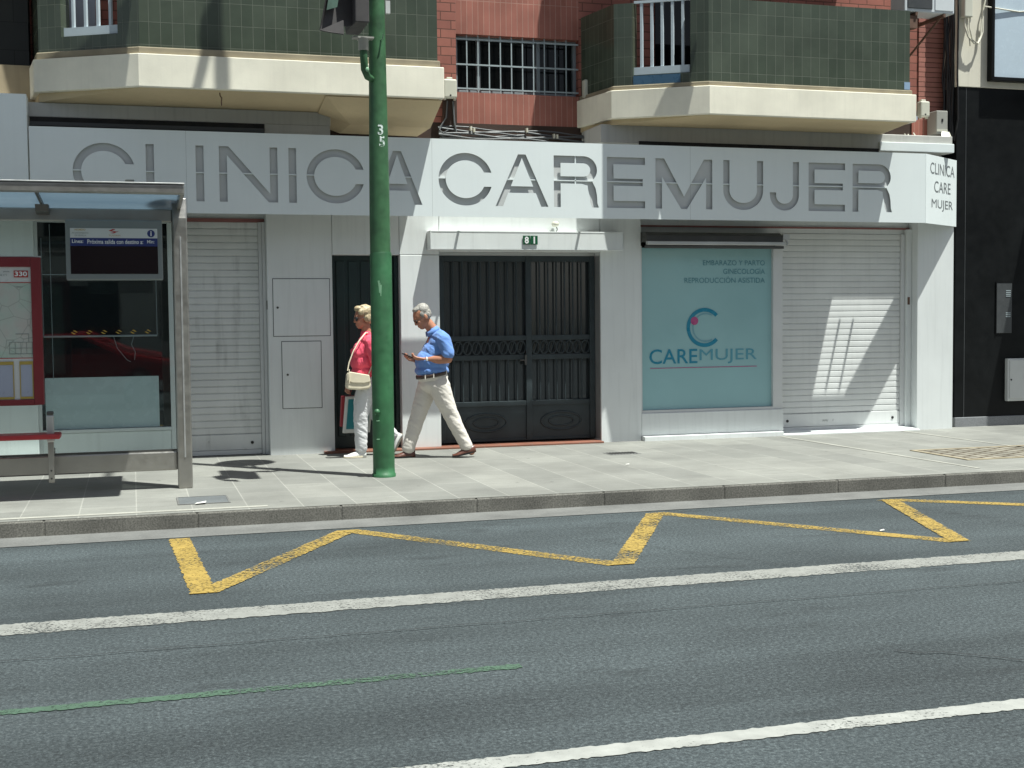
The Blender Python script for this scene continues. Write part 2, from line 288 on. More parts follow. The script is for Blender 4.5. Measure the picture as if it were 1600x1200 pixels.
# ------------------------------------------------------------------ mesh helpers
class MB:
    def __init__(s): s.v = []; s.f = []; s.sm = []
    def add(s, vs, fs, smooth=False):
        o = len(s.v); s.v += [Vector(p) for p in vs]
        for f in fs: s.f.append([i+o for i in f]); s.sm.append(smooth)
        return s
    def box(s, x0, x1, y0, y1, z0, z1):
        return s.add([(x0,y0,z0),(x1,y0,z0),(x1,y1,z0),(x0,y1,z0),(x0,y0,z1),(x1,y0,z1),(x1,y1,z1),(x0,y1,z1)],
                     [(0,3,2,1),(4,5,6,7),(0,1,5,4),(1,2,6,5),(2,3,7,6),(3,0,4,7)])
    def prism(s, pts, z0, z1):      # plan polygon (x,y), counter-clockwise from above
        n = len(pts)
        return s.add([(x,y,z0) for x,y in pts]+[(x,y,z1) for x,y in pts],
                     [tuple(reversed(range(n))), tuple(range(n,2*n))]+[(i,(i+1)%n,(i+1)%n+n,i+n) for i in range(n)])
    def xprism(s, pts, x0, x1):     # profile polygon (y,z) extruded along x
        n = len(pts)
        return s.add([(x0,y,z) for y,z in pts]+[(x1,y,z) for y,z in pts],
                     [tuple(range(n)), tuple(reversed(range(n,2*n)))]+[(i,i+n,(i+1)%n+n,(i+1)%n) for i in range(n)])
    def yprism(s, pts, y0, y1):     # outline polygon (x,z) extruded along y
        n = len(pts)
        return s.add([(x,y0,z) for x,z in pts]+[(x,y1,z) for x,z in pts],
                     [tuple(range(n)), tuple(reversed(range(n,2*n)))]+[(i,i+n,(i+1)%n+n,(i+1)%n) for i in range(n)])
    def tube(s, path, r, n=10, cap=True, smooth=True):
        path = [Vector(p) for p in path]; rs = r if hasattr(r, '__len__') else [r]*len(path)
        rings = []; ref = None
        for i, p in enumerate(path):
            t = (path[min(i+1,len(path)-1)]-path[max(i-1,0)]).normalized()
            if ref is None: ref = Vector((0,0,1)) if abs(t.z) < 0.9 else Vector((1,0,0))
            a = t.cross(ref)
            a = a.normalized() if a.length > 1e-6 else t.orthogonal().normalized()
            b = t.cross(a).normalized(); ref = a.cross(t)
            rings.append([p + rs[i]*(cos(2*pi*k/n)*a + sin(2*pi*k/n)*b) for k in range(n)])
        vs = [v for rg in rings for v in rg]; fs = []
        for i in range(len(path)-1):
            for k in range(n): fs.append((i*n+k, i*n+(k+1)%n, (i+1)*n+(k+1)%n, (i+1)*n+k))
        s.add(vs, fs, smooth)
        if cap:
            s.add(rings[0], [tuple(reversed(range(n)))]); s.add(rings[-1], [tuple(range(n))])
        return s
    def lathe(s, prof, c, n=24, smooth=True):   # prof of (r,z), around vertical axis at c
        vs = []; fs = []
        for r, z in prof:
            for k in range(n): vs.append((c[0]+r*cos(2*pi*k/n), c[1]+r*sin(2*pi*k/n), c[2]+z))
        for i in range(len(prof)-1):
            for k in range(n): fs.append((i*n+k, i*n+(k+1)%n, (i+1)*n+(k+1)%n, (i+1)*n+k))
        s.add(vs, fs, smooth)
        m = len(prof)-1
        s.add(vs[:n], [tuple(reversed(range(n)))]); s.add(vs[m*n:], [tuple(range(n))]); return s
    def ell(s, c, r, rot=None, nu=20, nv=12, smooth=True):
        vs = []; fs = []; c = Vector(c); R = rot or Matrix.Identity(3)
        for j in range(nv+1):
            th = pi*j/nv
            for i in range(nu):
                ph = 2*pi*i/nu; vs.append(c + R @ Vector((r[0]*sin(th)*cos(ph), r[1]*sin(th)*sin(ph), r[2]*cos(th))))
        for j in range(nv):
            for i in range(nu): fs.append((j*nu+i, (j+1)*nu+i, (j+1)*nu+(i+1)%nu, j*nu+(i+1)%nu))
        return s.add(vs, fs, smooth)
    def cap(s, p0, r0, p1, r1, flat=1.0, n=16):   # closed rounded cone
        p0 = Vector(p0); p1 = Vector(p1); t = (p1-p0).normalized(); path = []; rs = []
        for k in range(5): a = pi/2*k/5; path.append(p0 - t*r0*cos(a)); rs.append(max(1e-4, r0*sin(a)))
        for k in range(5): path.append(p0.lerp(p1, k/4)); rs.append(r0+(r1-r0)*k/4)
        for k in range(1, 6): a = pi/2*k/5; path.append(p1 + t*r1*sin(a)); rs.append(max(1e-4, r1*cos(a)))
        return s.tube(path, rs, n)
    def chain(s, pts):
        for a, b in zip(pts, pts[1:]): s.cap(a[0], a[1], b[0], b[1])
        return s
    def build(s, name, mat, parent=None, bevel=0.0, solid=0.0):
        o_loc = Vector((0,0,0))
        p = parent
        while p is not None: o_loc += p.location; p = p.parent
        me = bpy.data.meshes.new(name); me.from_pydata([v-o_loc for v in s.v], [], s.f); me.update()
        bm = bmesh.new(); bm.from_mesh(me); bmesh.ops.remove_doubles(bm, verts=bm.verts, dist=1e-5) if bevel else None
        bmesh.ops.recalc_face_normals(bm, faces=bm.faces); bm.to_mesh(me); bm.free()
        if any(s.sm) and len(me.polygons) == len(s.sm): me.polygons.foreach_set('use_smooth', s.sm)
        me.materials.append(M[mat] if isinstance(mat, str) else mat)
        o = bpy.data.objects.new(name, me); COL.objects.link(o); o.parent = parent
        if bevel:
            b = o.modifiers.new('bevel', 'BEVEL'); b.width = bevel; b.segments = 2; b.limit_method = 'ANGLE'; b.angle_limit = radians(40)
        return o
    def build_loc(s, name, mat, label, cat, group=None, bevel=0.0, loc=None):
        c = loc or (sum((v.x for v in s.v))/len(s.v), sum((v.y for v in s.v))/len(s.v), min(v.z for v in s.v))
        c = Vector(c); s.v = [v-c for v in s.v]; o = s.build(name, mat, None, bevel); o.location = c; tag(o, label, cat, group); return o

def tag(o, label=None, cat=None, group=None, kind=None):
    if label: o['label'] = label
    if cat: o['category'] = cat
    if group: o['group'] = group
    if kind: o['kind'] = kind
    return o
def thing(name, loc, label, cat, group=None):
    o = bpy.data.objects.new(name, None); COL.objects.link(o); o.location = loc; o.empty_display_size = 0.2
    return tag(o, label, cat, group)
def B(x0,x1,y0,y1,z0,z1): return MB().box(x0,x1,y0,y1,z0,z1)

def text_mb(body, origin, right, upv, width=None, height=None, depth=0.002, align='L', bold=0.0, mb=None):
    """lettering as real thin geometry: origin = lower left (or right / centre) of the text box"""
    cu = bpy.data.curves.new('lettering', 'FONT'); cu.body = body; cu.size = 1.0; cu.offset = bold; cu.resolution_u = 4
    ob = bpy.data.objects.new('lettering', cu); COL.objects.link(ob)
    dg = bpy.context.evaluated_depsgraph_get(); dg.update(); me = bpy.data.meshes.new_from_object(ob.evaluated_get(dg))
    bpy.data.objects.remove(ob); bpy.data.curves.remove(cu)
    xs = [v.co.x for v in me.vertices]; ys = [v.co.y for v in me.vertices]
    x0, x1, y0, y1 = min(xs), max(xs), min(ys), max(ys)
    sy = (height/(y1-y0)) if height else None; sx = (width/(x1-x0)) if width else sy
    if sy is None: sy = sx
    O = Vector(origin); Rv = Vector(right).normalized(); U = Vector(upv).normalized(); N = Rv.cross(U).normalized()
    w = (x1-x0)*sx; off = {'L': 0, 'R': -w, 'C': -w/2}[align]
    mb = mb or MB()
    P = [O + Rv*((v.co.x-x0)*sx+off) + U*((v.co.y-y0)*sy) for v in me.vertices]
    fs = [tuple(p.vertices) for p in me.polygons]
    mb.add([p + N*depth for p in P], fs)
    bpy.data.meshes.remove(me); return mb

def remesh(mb, name, mat, parent, voxel=0.008, smooth=6, fac=0.5):
    o = mb.build('shape', mat, parent); m = o.modifiers.new('r', 'REMESH'); m.mode = 'VOXEL'; m.voxel_size = voxel; m.use_smooth_shade = True
    sm = o.modifiers.new('s', 'SMOOTH'); sm.factor = fac; sm.iterations = smooth
    dg = bpy.context.evaluated_depsgraph_get(); dg.update(); me = bpy.data.meshes.new_from_object(o.evaluated_get(dg))
    old = o.data; o.modifiers.clear(); o.data = me; bpy.data.meshes.remove(old)
    me.materials.clear(); me.materials.append(M[mat]); me.name = name; o.name = name
    me.polygons.foreach_set('use_smooth', [True]*len(me.polygons)); return o

# ------------------------------------------------------------------ the setting: road, kerb, pavement
PZ = 0.13
road = tag(MB().add([(-60,-45,0),(80,-45,0),(80,10.62,0),(-60,10.62,0)], [(0,1,2,3)]).build('road', 'asphalt'), 'dark grey asphalt road with bus stop markings', 'road', kind='structure')
def strip(name, mat, quad, z=0.004, parent=road):
    return MB().add([(x,y,z) for x,y in quad], [tuple(range(len(quad)))]).build(name, mat, parent)
def ragged(name, mat, x0, x1, y0, y1, j, z=0.004):
    xs = [x0]; 
    while xs[-1] < x1: xs.append(xs[-1]+(0.02 if -4 < xs[-1] < 13 else 2.0))
    lo = [y0+random.uniform(-j,j) for x in xs]; hi = [y1+random.uniform(-j,j) for x in xs]; n = len(xs)
    MB().add([(x,a,z) for x,a in zip(xs,lo)]+[(x,a,z) for x,a in zip(xs,hi)], [(i,i+1,i+1+n,i+n) for i in range(n-1)]).build(name, mat, road)
ragged('lane_line', 'white_line', -60, 80, 7.29, 7.555, 0.012); ragged('lane_line', 'white_line2', -60, 80, 4.515, 4.635, 0.007); ragged('survey_line', 'green_line', -3.9, 1.75, 5.795, 5.872, 0.010)
def polyline_strip(pts, w):
    n = len(pts); L = []; R = []
    for i, p in enumerate(pts):
        p = Vector(p); d0 = (p-Vector(pts[i-1])).normalized() if i else None; d1 = (Vector(pts[i+1])-p).normalized() if i < n-1 else None
        if d0 is None or d1 is None:
            nn = Vector((-(d1 or d0).y, (d1 or d0).x)); k = 1
        else:
            a = Vector((-d0.y, d0.x)); b = Vector((-d1.y, d1.x)); nn = (a+b).normalized(); k = min(1.9, 1/max(0.3, nn.dot(a)))
        L.append(p+nn*w/2*k); R.append(p-nn*w/2*k)
    return L, R
zz = [(0.31,10.13),(0.385,8.02),(1.61,10.06),(3.14,8.02),(4.25,10.06),(5.80,8.02),(6.52,10.06),(9.3,8.02),(10.0,10.06),(12.6,8.02)]
mb = MB(); w = 0.155
for j, (a, b) in enumerate(zip(zz, zz[1:])):
    a = Vector(a); b = Vector(b); d = (b-a).normalized(); nn = Vector((-d.y,d.x))*w/2; hw = w/2/abs(d.y)   # ends cut parallel to the kerb
    k = int((b-a).length/0.02); P = []; Q = []
    sh = d*(nn.y/d.y); za = Vector((0,0.0))
    for i in range(k+1):
        c = a.lerp(b, i/k); e = 0 if i in (0,k) else 1
        P.append(c+nn-sh+Vector((random.uniform(-.008,.008)*e,random.uniform(-.006,.006)*e))); Q.append(c-nn+sh+Vector((random.uniform(-.008,.008)*e,random.uniform(-.006,.006)*e)))
    z = 0.004+0.003*(j%2); n = k+1
    mb.add([(p.x,p.y,z) for p in P]+[(p.x,p.y,z) for p in Q], [(i,i+n,i+n+1,i+1) for i in range(k)])
mb.build('zigzag_marking', 'yellow_line', road)
def crack(pts, w=0.012):
    L, R = polyline_strip(pts, w); n = len(pts); m = MB()
    m.add([(p.x,p.y,0.010) for p in L]+[(p.x,p.y,0.010) for p in R], [(i,i+n,i+n+1,i+1) for i in range(n-1)]); m.build('road_crack', 'crack', road)
def jag(a, b, k, amp):
    a = Vector(a); b = Vector(b); d = (b-a); nrm = Vector((-d.y, d.x)).normalized(); return [tuple(a.lerp(b, i/k)+nrm*random.uniform(-amp, amp)*(0 < i < k)) for i in range(k+1)]
crack(jag((3.6,5.5),(4.75,4.7),12,0.03), 0.008); crack(jag((4.75,4.7),(4.95,4.0),8,0.03), 0.010)
crack(jag((-2,6.72),(9,6.66),90,0.012), 0.007); crack(jag((6.4,9.9),(6.9,7.6),22,0.02), 0.004)
crack(jag((3.0,7.9),(3.9,7.7),9,0.02), 0.006); crack(jag((3.3,9.0),(4.2,7.6),10,0.03), 0.005)
tag(MB().add([(-60,10.17,0.0045),(80,10.17,0.0045),(80,10.62,0.0045),(-60,10.62,0.0045)], [(0,1,2,3)]).build('gutter', 'gutter'), 'pale concrete gutter strip along the kerb', 'gutter', kind='structure')
mb = MB(); xs = [-0.70-1.17*k for k in range(12, 0, -1)]+[-0.70+1.17*k for k in range(24)]
for a in xs: mb.box(a+0.004, a+1.166, 10.60, 10.86, -0.05, PZ-0.004)
mb.box(-15, 27, 10.606, 10.84, -0.06, PZ-0.010)
tag(mb.build('kerb', 'kerb', bevel=0.012), 'grey granite kerb stones', 'kerb', kind='structure')
pav = tag(MB().add([(-60,10.612,PZ),(80,10.612,PZ),(80,15.4,PZ),(-60,15.4,PZ)], [(0,1,2,3)]).build('pavement', 'paving'), 'pale stone paved pavement', 'pavement', kind='structure')
strip('joint_strip', 'joint', [(7.87,14.60),(8.045,10.87),(8.095,10.87),(7.925,14.60)], PZ+0.004, pav)
strip('joint_strip', 'joint', [(9.70,14.75),(9.78,11.3),(9.825,11.3),(9.745,14.75)], PZ+0.004, pav)
strip('front_course', 'joint', [(-15,10.72),(1.05,10.72),(1.05,10.80),(-15,10.80)], PZ+0.003, pav)

# tree pit, covers
tp = tag(MB().box(8.45,10.2,11.55,12.50,PZ-0.03,PZ+0.004).build('tree_pit', 'cobble', None, 0.004), 'square pit of worn cobbles set in the pavement', 'tree pit')
mb = MB()
for a in ((8.40,8.45,11.5,12.55),(10.2,10.25,11.5,12.55),(8.45,10.2,12.50,12.55),(8.45,10.2,11.5,11.55)): mb.box(*a, PZ-0.04, PZ+0.009)
mb.build('pit_edge', 'ledge', tp)
mc = MB(); mc.box(0.35,0.755,11.08,11.51,PZ-0.02,PZ+0.005)
c = mc.build_loc('inspection_cover', 'cover', 'grey steel inspection cover set in the paving beside the bus shelter post', 'cover', bevel=0.003)
mb = MB(); mb.box(0.335,0.35,11.065,11.525,PZ-0.02,PZ+0.007); mb.box(0.755,0.77,11.065,11.525,PZ-0.02,PZ+0.007); mb.box(0.35,0.755,11.51,11.525,PZ-0.02,PZ+0.007); mb.box(0.35,0.755,11.065,11.08,PZ-0.02,PZ+0.007)
mb.build('rim', 'gutter', c)
mb = MB().box(5.10,5.47,13.36,13.62,PZ-0.02,PZ+0.004)
c = mb.build_loc('drain_grating', 'gutter', 'small iron drain grating flush in the paving before the entrance pillar', 'drain', bevel=0.002)
mb = MB()
for k in range(9): mb.box(5.125+k*0.037, 5.145+k*0.037, 13.40, 13.58, PZ+0.0, PZ+0.0075)
mb.build('slot', 'crack', c)

# ------------------------------------------------------------------ the clinic's apartment building
bld = thing('apartment_building', (4.7, 15.3, PZ), 'brick apartment building with green tiled balconies over a white ground floor clinic', 'building')
# ground floor: pillars, wall panels
def clad(name, *a, mat='clad', bevel=0.006): return B(*a).build(name, mat, bld, bevel)
clad('wall_panel', -6,-1.0, 14.8,15.3, PZ-0.03,2.90)
P1 = clad('pillar', 1.49,2.232, 14.8,15.3, PZ-0.03,3.0)
clad('wall_panel', 2.236,3.02, 14.80,15.3, 2.425,3.0)
clad('pillar', 3.03,3.50, 14.80,15.3, PZ+0.02,2.425)
clad('wall_panel', 3.024,3.50, 14.803,15.3, 2.43,3.0)
clad('wall_panel', 3.504,5.525, 14.80,15.3, 2.47,2.97)
clad('pillar', 5.53,6.065, 14.80,15.3, PZ-0.03,3.0)
clad('corner_pillar', 10.01,10.565, 14.80,15.3, PZ-0.03,2.95)
clad('lintel', 6.068,10.008, 15.01,15.3, 2.735,3.75, bevel=0)
clad('lintel', -1.0,1.488, 15.01,15.3, 2.80,3.75, bevel=0)
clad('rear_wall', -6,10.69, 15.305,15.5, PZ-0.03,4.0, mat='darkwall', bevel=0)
B(6.07,10.006,14.985,15.008,2.80,2.822).build('red_trim', 'pinktrim', bld); B(0.42,1.486,14.985,15.008,2.80,2.84).build('red_trim', 'pinktrim', bld)
B(2.10,5.52,14.68,15.0,PZ-0.02,PZ+0.024).build('door_step', 'redstep', bld, 0.006); MB().xprism([(14.70,PZ-0.02),(14.70,PZ+0.012),(15.0,PZ+0.045),(15.0,PZ-0.02)],7.99,10.0).build('shutter_threshold', 'clad', bld)
B(6.066,7.985,14.70,14.80,PZ-0.02,PZ+0.055).build('window_base_strip', 'clad', bld, 0.004)
# access panels on the pillar
def hatch(x0,x1,z0,z1,kx,kz):
    o = B(x0,x1,14.795,14.80,z0,z1).build('access_panel', 'clad', P1, 0.002)
    m = MB(); g = 0.007
    m.box(x0-g,x0,14.7965,14.80,z0-g,z1+g); m.box(x1,x1+g,14.7965,14.80,z0-g,z1+g); m.box(x0,x1,14.7965,14.80,z1,z1+g); m.box(x0,x1,14.7965,14.80,z0-g,z0)
    m.build('panel_gap', 'texdark', P1)
    MB().yprism([(kx+0.013*cos(2*pi*i/12), kz+0.013*sin(2*pi*i/12)) for i in range(12)], 14.788,14.797).build('keyhole', 'darksteel', P1)
hatch(1.553,2.195,1.495,2.145,1.60,1.82); hatch(1.642,2.085,0.665,1.428,1.70,1.05)
B(1.483,1.4885,14.83,14.86,1.80,1.90).build('key_switch', 'blackplain', bld)

def shutter(x0,x1,z0,z1,mat,y=15.0):
    pr = []; h = 0.0785; z = z1; prof = []
    while z-h > z0+0.14:
        prof += [(y+0.004,z),(y-0.001,z-0.004),(y-0.002,z-0.035),(y-0.001,z-0.064),(y+0.004,z-0.067),(y+0.010,z-0.070),(y+0.010,z-0.0775)]
        z -= h
    m = MB(); n = len(prof)
    m.add([(x0,a,b) for a,b in prof]+[(x1,a,b) for a,b in prof], [(i,i+1,i+1+n,i+n) for i in range(n-1)])
    s = m.build('roller_shutter', mat, bld)
    bb = MB().box(x0,x1,y-0.012,y+0.02,z0+0.035,z).build('bottom_bar', mat, s, 0.006)
    MB().box(x0,x1,y-0.02,y+0.03,z0-0.02,z0+0.032).build('bottom_seal', 'wframe', s, 0.004)
    for xx in (x0+0.10, x1-0.11):
        MB().yprism([(xx+0.018*cos(2*pi*i/14), z0+0.115+0.018*sin(2*pi*i/14)) for i in range(14)], y-0.02,y-0.011).build('lock', 'blackplain', s)
    return s
sR = shutter(8.09,9.872,0.175,2.735,'shutter'); sL = shutter(0.50,1.412,0.155,2.80,'shutter2')
text_mb('WW', (8.70,14.986,0.265), (1,0,0), (0,0,1), height=0.03).build('scribble', 'texgrey', sR); text_mb('//', (8.85,14.986,0.268), (1,0,0), (0,0,1), height=0.03).build('scribble', 'texgrey', sR); text_mb('//', (0.80,14.986,0.275), (1,0,0), (0,0,1), height=0.03).build('scribble', 'texgrey', sL)
for a in ((9.874,9.93),(8.035,8.088)): B(a[0],a[1],14.97,15.04,PZ,2.735).build('guide_rail', 'wframe', sR, 0.004)
B(9.932,10.008,14.93,15.01,PZ,2.80).build('guide_rail', 'clad', sR, 0.004); B(9.945,9.975,14.918,14.93,1.80,1.90).build('key_switch', 'rust', sR, 0.003)
for a in ((1.414,1.452,14.965),(1.454,1.488,14.93),(0.46,0.498,14.965)): B(a[0],a[1],a[2],15.03,PZ,2.80).build('guide_rail', 'wframe', sL, 0.004)

# display window with teal film
dw = B(6.068,7.90,14.87,14.90,0.505,2.53).build('display_window', 'film', bld)
m = MB(); m.box(6.066,6.085,14.82,14.92,0.47,2.55); m.box(7.895,8.03,14.82,14.92,0.47,2.55); m.box(6.085,7.895,14.82,14.92,0.47,0.503); m.build('window_frame', 'wframe', dw, 0.004)
B(6.067,8.032,14.80,15.0,PZ+0.057,0.468).build('window_breast', 'clad', dw, 0.006)
rb = MB(); rb.xprism([(14.62,2.60),(14.64,2.68),(14.70,2.715),(15.0,2.72),(15.0,2.60)], 6.07,7.93); rb.build('blind_box', 'darksteel', dw, 0.006)
MB().box(6.07,7.955,14.60,14.66,2.555,2.60).build('blind_rail', 'alu', dw, 0.006); B(6.07,7.94,14.62,14.70,2.515,2.55).build('blind_hem', 'darksteel', dw, 0.004)
m = MB(); m.box(7.93,8.02,14.62,14.72,2.63,2.70); m.tube([(7.98,14.64,2.63),(8.0,14.63,2.58),(7.97,14.63,2.55)], 0.012, 8); m.build('blind_crank', 'alu', dw)
GY = 14.868
def wtxt(s, x, z, w, h, mat, al='R', nm='lettering', b=0.0): return text_mb(s, (x,GY,z), (1,0,0), (0,0,1), width=w, height=h, align=al, bold=b).build(nm, mat, dw)
wtxt('EMBARAZO Y PARTO', 7.80, 2.315, 0.865, 0.064, 'palblue'); wtxt('GINECOLOGÍA', 7.80, 2.205, 0.585, 0.083, 'palblue'); wtxt('REPRODUCCIÓN ASISTIDA', 7.80, 2.092, 1.12, 0.083, 'palblue')
wtxt('CARE', 6.20, 1.078, 0.655, 0.185, 'blue', 'L', b=0.006); wtxt('MUJER', 6.885, 1.07, 0.80, 0.185, 'midblue', 'L')
B(6.21,7.69,14.866,14.8675,1.022,1.030).build('underline', 'pink', dw)
def arc(cx, cz, r0, r1, a0, a1, y=GY-0.002, n=40):
    pts = [(cx+r1*cos(radians(a0+(a1-a0)*i/n)), cz+r1*sin(radians(a0+(a1-a0)*i/n))) for i in range(n+1)]
    pts += [(cx+r0*cos(radians(a1-(a1-a0)*i/n)), cz+r0*sin(radians(a1-(a1-a0)*i/n))) for i in range(n+1)]
    m = MB(); k = n+1; m.add([(p[0],y,p[1]) for p in pts], [(i, i+1, 2*k-2-i, 2*k-1-i) for i in range(n)]); return m
arc(6.955,1.53,0.200,0.248,42,318).build('emblem', 'blue', dw); arc(6.970,1.53,0.168,0.184,60,300,GY-0.0025).build('emblem_arc', 'lineblue', dw)
MB().add([(6.815+0.052*cos(2*pi*i/24),GY-0.004,1.615+0.052*sin(2*pi*i/24)) for i in range(24)], [tuple(range(24))]).build('emblem_dot', 'pink', dw)

# shop window behind the bus shelter
sw = B(-0.99,0.40,14.93,14.97,0.48,2.80).build('shop_window', 'shopglass', bld)
m = MB(); m.box(0.40,0.452,14.86,15.0,PZ,2.80); m.box(-1.0,-0.965,14.86,15.0,PZ,2.80); m.box(-0.965,0.40,14.86,15.0,2.77,2.80); m.box(-0.965,0.40,14.86,15.0,0.455,0.49); m.build('window_frame', 'wframe', sw, 0.004)
B(-0.965,0.398,14.87,15.0,PZ,0.452).build('window_breast', 'clad', sw, 0.004)
B(-0.93,0.275,14.922,14.928,0.495,1.065).build('frosted_band', 'frost', sw)
m = MB(); m.tube([(-0.93,14.92,2.20),(0.27,14.92,2.20)],0.006,6); m.tube([(-0.93,14.92,1.52),(0.27,14.92,1.52)],0.012,6)
for x in (-0.93,0.27): m.tube([(x,14.92,1.52),(x,14.92,2.60)],0.004,6)
m.tube([(-0.84,14.92,1.05),(-0.84,14.92,2.75)],0.004,6)
m.tube([(-0.2,14.92,1.52),(-0.16,14.92,1.38),(-0.06,14.92,1.25),(-0.02,14.92,1.23)],0.003,6); m.tube([(0.02,14.92,1.52),(-0.01,14.92,1.42),(0.03,14.92,1.34),(0.02,14.92,1.25)],0.003,6)
m.build('hanging_poster_frame', 'greyframe', sw)

# iron entrance gate
GYT = 15.02
gate = MB()
def bar(m,x0,x1,z0,z1,y0=GYT-0.025,y1=GYT+0.02): m.box(x0,x1,y0,y1,z0,z1)
for a in ((3.505,3.60),(4.625,4.70),(5.455,5.525)): bar(gate,*a,0.17,2.43,GYT-0.03,GYT+0.03)
for a,b in ((3.60,4.625),(4.70,5.455)):
    for z0,z1 in ((2.36,2.43),(1.40,1.46),(1.165,1.225),(0.60,0.66),(0.17,0.20)): bar(gate,a,b,z0,z1)
gate = gate.build('entrance_gate', 'gate', bld, 0.004)
leafs = [(3.60,4.625,8),(4.70,5.455,6)]
m = MB()
for a,b,nn in leafs:
    for i in range(1,nn+1):
        x = a+(b-a)*i/(nn+1)
        m.tube([(x,GYT-0.01,1.46),(x,GYT-0.01,2.36)],0.011,6); m.tube([(x,GYT-0.01,0.66),(x,GYT-0.01,1.165)],0.011,6)
m.build('gate_bar', 'gate', gate)
m = MB()
for a,b,nn in leafs:
    for i in range(nn+1):
        cx = a+(b-a)*(i+0.5)/(nn+1); pts = [(cx+0.052*cos(2*pi*k/16),GYT-0.015,1.3125+0.078*sin(2*pi*k/16)) for k in range(17)]; m.tube(pts,0.008,5,False)
        m.tube([(cx-0.03,GYT-0.012,1.23),(cx,GYT-0.012,1.3125),(cx+0.03,GYT-0.012,1.40)],0.006,5)
m.build('scroll_band', 'gate', gate)
m = MB()
for a,b,nn in leafs:
    m.box(a,b,GYT-0.008,GYT+0.02,0.20,0.60); c = (a+b)/2
    pts = [(c+0.26*cos(2*pi*k/28),GYT-0.012,0.40+0.11*sin(2*pi*k/28)) for k in range(29)]; m.tube(pts,0.012,6,False)
    pts = [(c+0.16*cos(2*pi*k/20),GYT-0.012,0.40+0.06*sin(2*pi*k/20)) for k in range(21)]; m.tube(pts,0.010,6,False)
m.build('kick_panel', 'gate', gate)
B(3.55,5.50,GYT+0.05,GYT+0.06,0.2,2.40).build('gate_pane', 'gatepane', gate)
m = MB(); m.box(4.60,4.625,GYT-0.06,GYT-0.03,1.10,1.22); m.tube([(4.612,GYT-0.05,1.16),(4.54,GYT-0.055,1.16)],0.009,8); m.build('gate_handle', 'darksteel', gate)
m = MB(); m.box(3.502,5.527,GYT-0.02,15.30,2.432,2.468); m.box(5.527,5.5295,14.82,15.3,0.17,2.43); m.build('door_frame', 'alu', bld)
# narrow dark green door beside it
sd = B(2.236,3.02,14.99,15.02,0.165,2.42).build('side_door', 'greendoor', bld)
m = MB()
for i in range(5): m.box(2.30+0.145*i, 2.40+0.145*i, 14.975, 14.992, 0.30, 2.36)
m.build('door_board', 'greendoor', sd, 0.01); m = MB(); m.box(2.236,2.275,14.94,14.99,0.165,2.42); m.box(2.98,3.022,14.90,14.99,0.165,2.42); m.build('door_frame', 'greendoor', sd, 0.004)
MB().tube([(2.92,14.97,1.15),(2.92,14.93,1.15),(2.84,14.93,1.15)],0.011,8).build('door_handle', 'darksteel', sd)
# entrance canopy
cn = MB(); cn.box(3.355,5.76,14.612,14.80,2.482,2.497); cn.box(3.355,5.76,14.612,14.80,2.688,2.703); cn.box(3.355,3.37,14.612,14.80,2.497,2.688); cn.box(5.745,5.76,14.612,14.80,2.497,2.688); cn.box(3.37,5.745,14.615,14.63,2.497,2.688)
cn = cn.build('entrance_canopy', 'clad', bld, 0.003)
# beams above the sign
clad('beam', -6,2.20, 14.52,15.30, 3.85,4.003, mat='beam', bevel=0.008)
clad('beam', 5.46,10.37, 14.572,15.30, 3.772,3.992, mat='beam', bevel=0.008)
B(-0.98,1.46,14.50,14.60,3.70,3.848).build('gap_shade', 'gapshade', bld); B(-0.98,1.46,14.47,14.499,3.755,3.795).build('recess_bar', 'vent', bld); B(1.465,2.19,14.50,14.60,3.70,3.848).build('recess_filler', 'beam', bld); B(5.95,9.25,14.54,14.569,3.735,3.80).build('gap_shade', 'gapshade', bld)  # black boxes paint in the shade of the gaps under the beams
clad('beam_ledge', 9.27,10.38, 14.545,14.569, 3.775,3.89, mat='sign', bevel=0.006)
clad('side_fascia', -6,-0.99, 14.25,14.50, 2.82,4.04, mat='sign', bevel=0.006)

# upper walls
def brk(name, mat, *a): return B(*a).build(name, mat, bld)
WY = 15.25
brk('brick_wall','brick_h', 3.36,3.85,WY,15.6,4.05,9.6); brk('brick_wall','brick_v', 3.85,5.43,WY,15.6,5.125,5.62); brk('brick_wall','brick_h', 3.85,5.43,WY,15.6,5.62,9.6)
brk('brick_wall','brick_v', 3.85,5.43,WY,15.6,4.05,4.425); brk('brick_wall','brick_h', 5.43,10.69,WY,15.6,4.42,9.6); brk('brick_wall','brick_h', -1.0,3.36,WY,15.6,4.42,9.6)
brk('brick_wall','brick_s', 10.30,10.695,WY-0.02,WY,4.30,9.6); brk('brick_wall','brick_v', 10.20,10.695,WY-0.02,WY,3.98,4.30); brk('dark_brown_band','darkwall', -1.0,10.69,WY,15.6,3.6,4.05)
brk('dark_brown_band','darkwall', -1.0,3.36,WY,15.6,4.05,4.42); brk('brick_wall','darkwall', 5.43,10.2,WY,15.6,4.05,4.42); brk('dark_wall','shadetile', -6,-1.0,15.0,15.6,4.46,9.6); brk('tan_band','tan', -6,-0.95,14.95,15.6,4.0,4.46)
brk('dark_wall','darkwall', 3.67,3.84,15.20,WY,4.0,4.33); brk('dark_wall','darkwall', 5.46,5.62,15.20,WY,4.0,4.38)
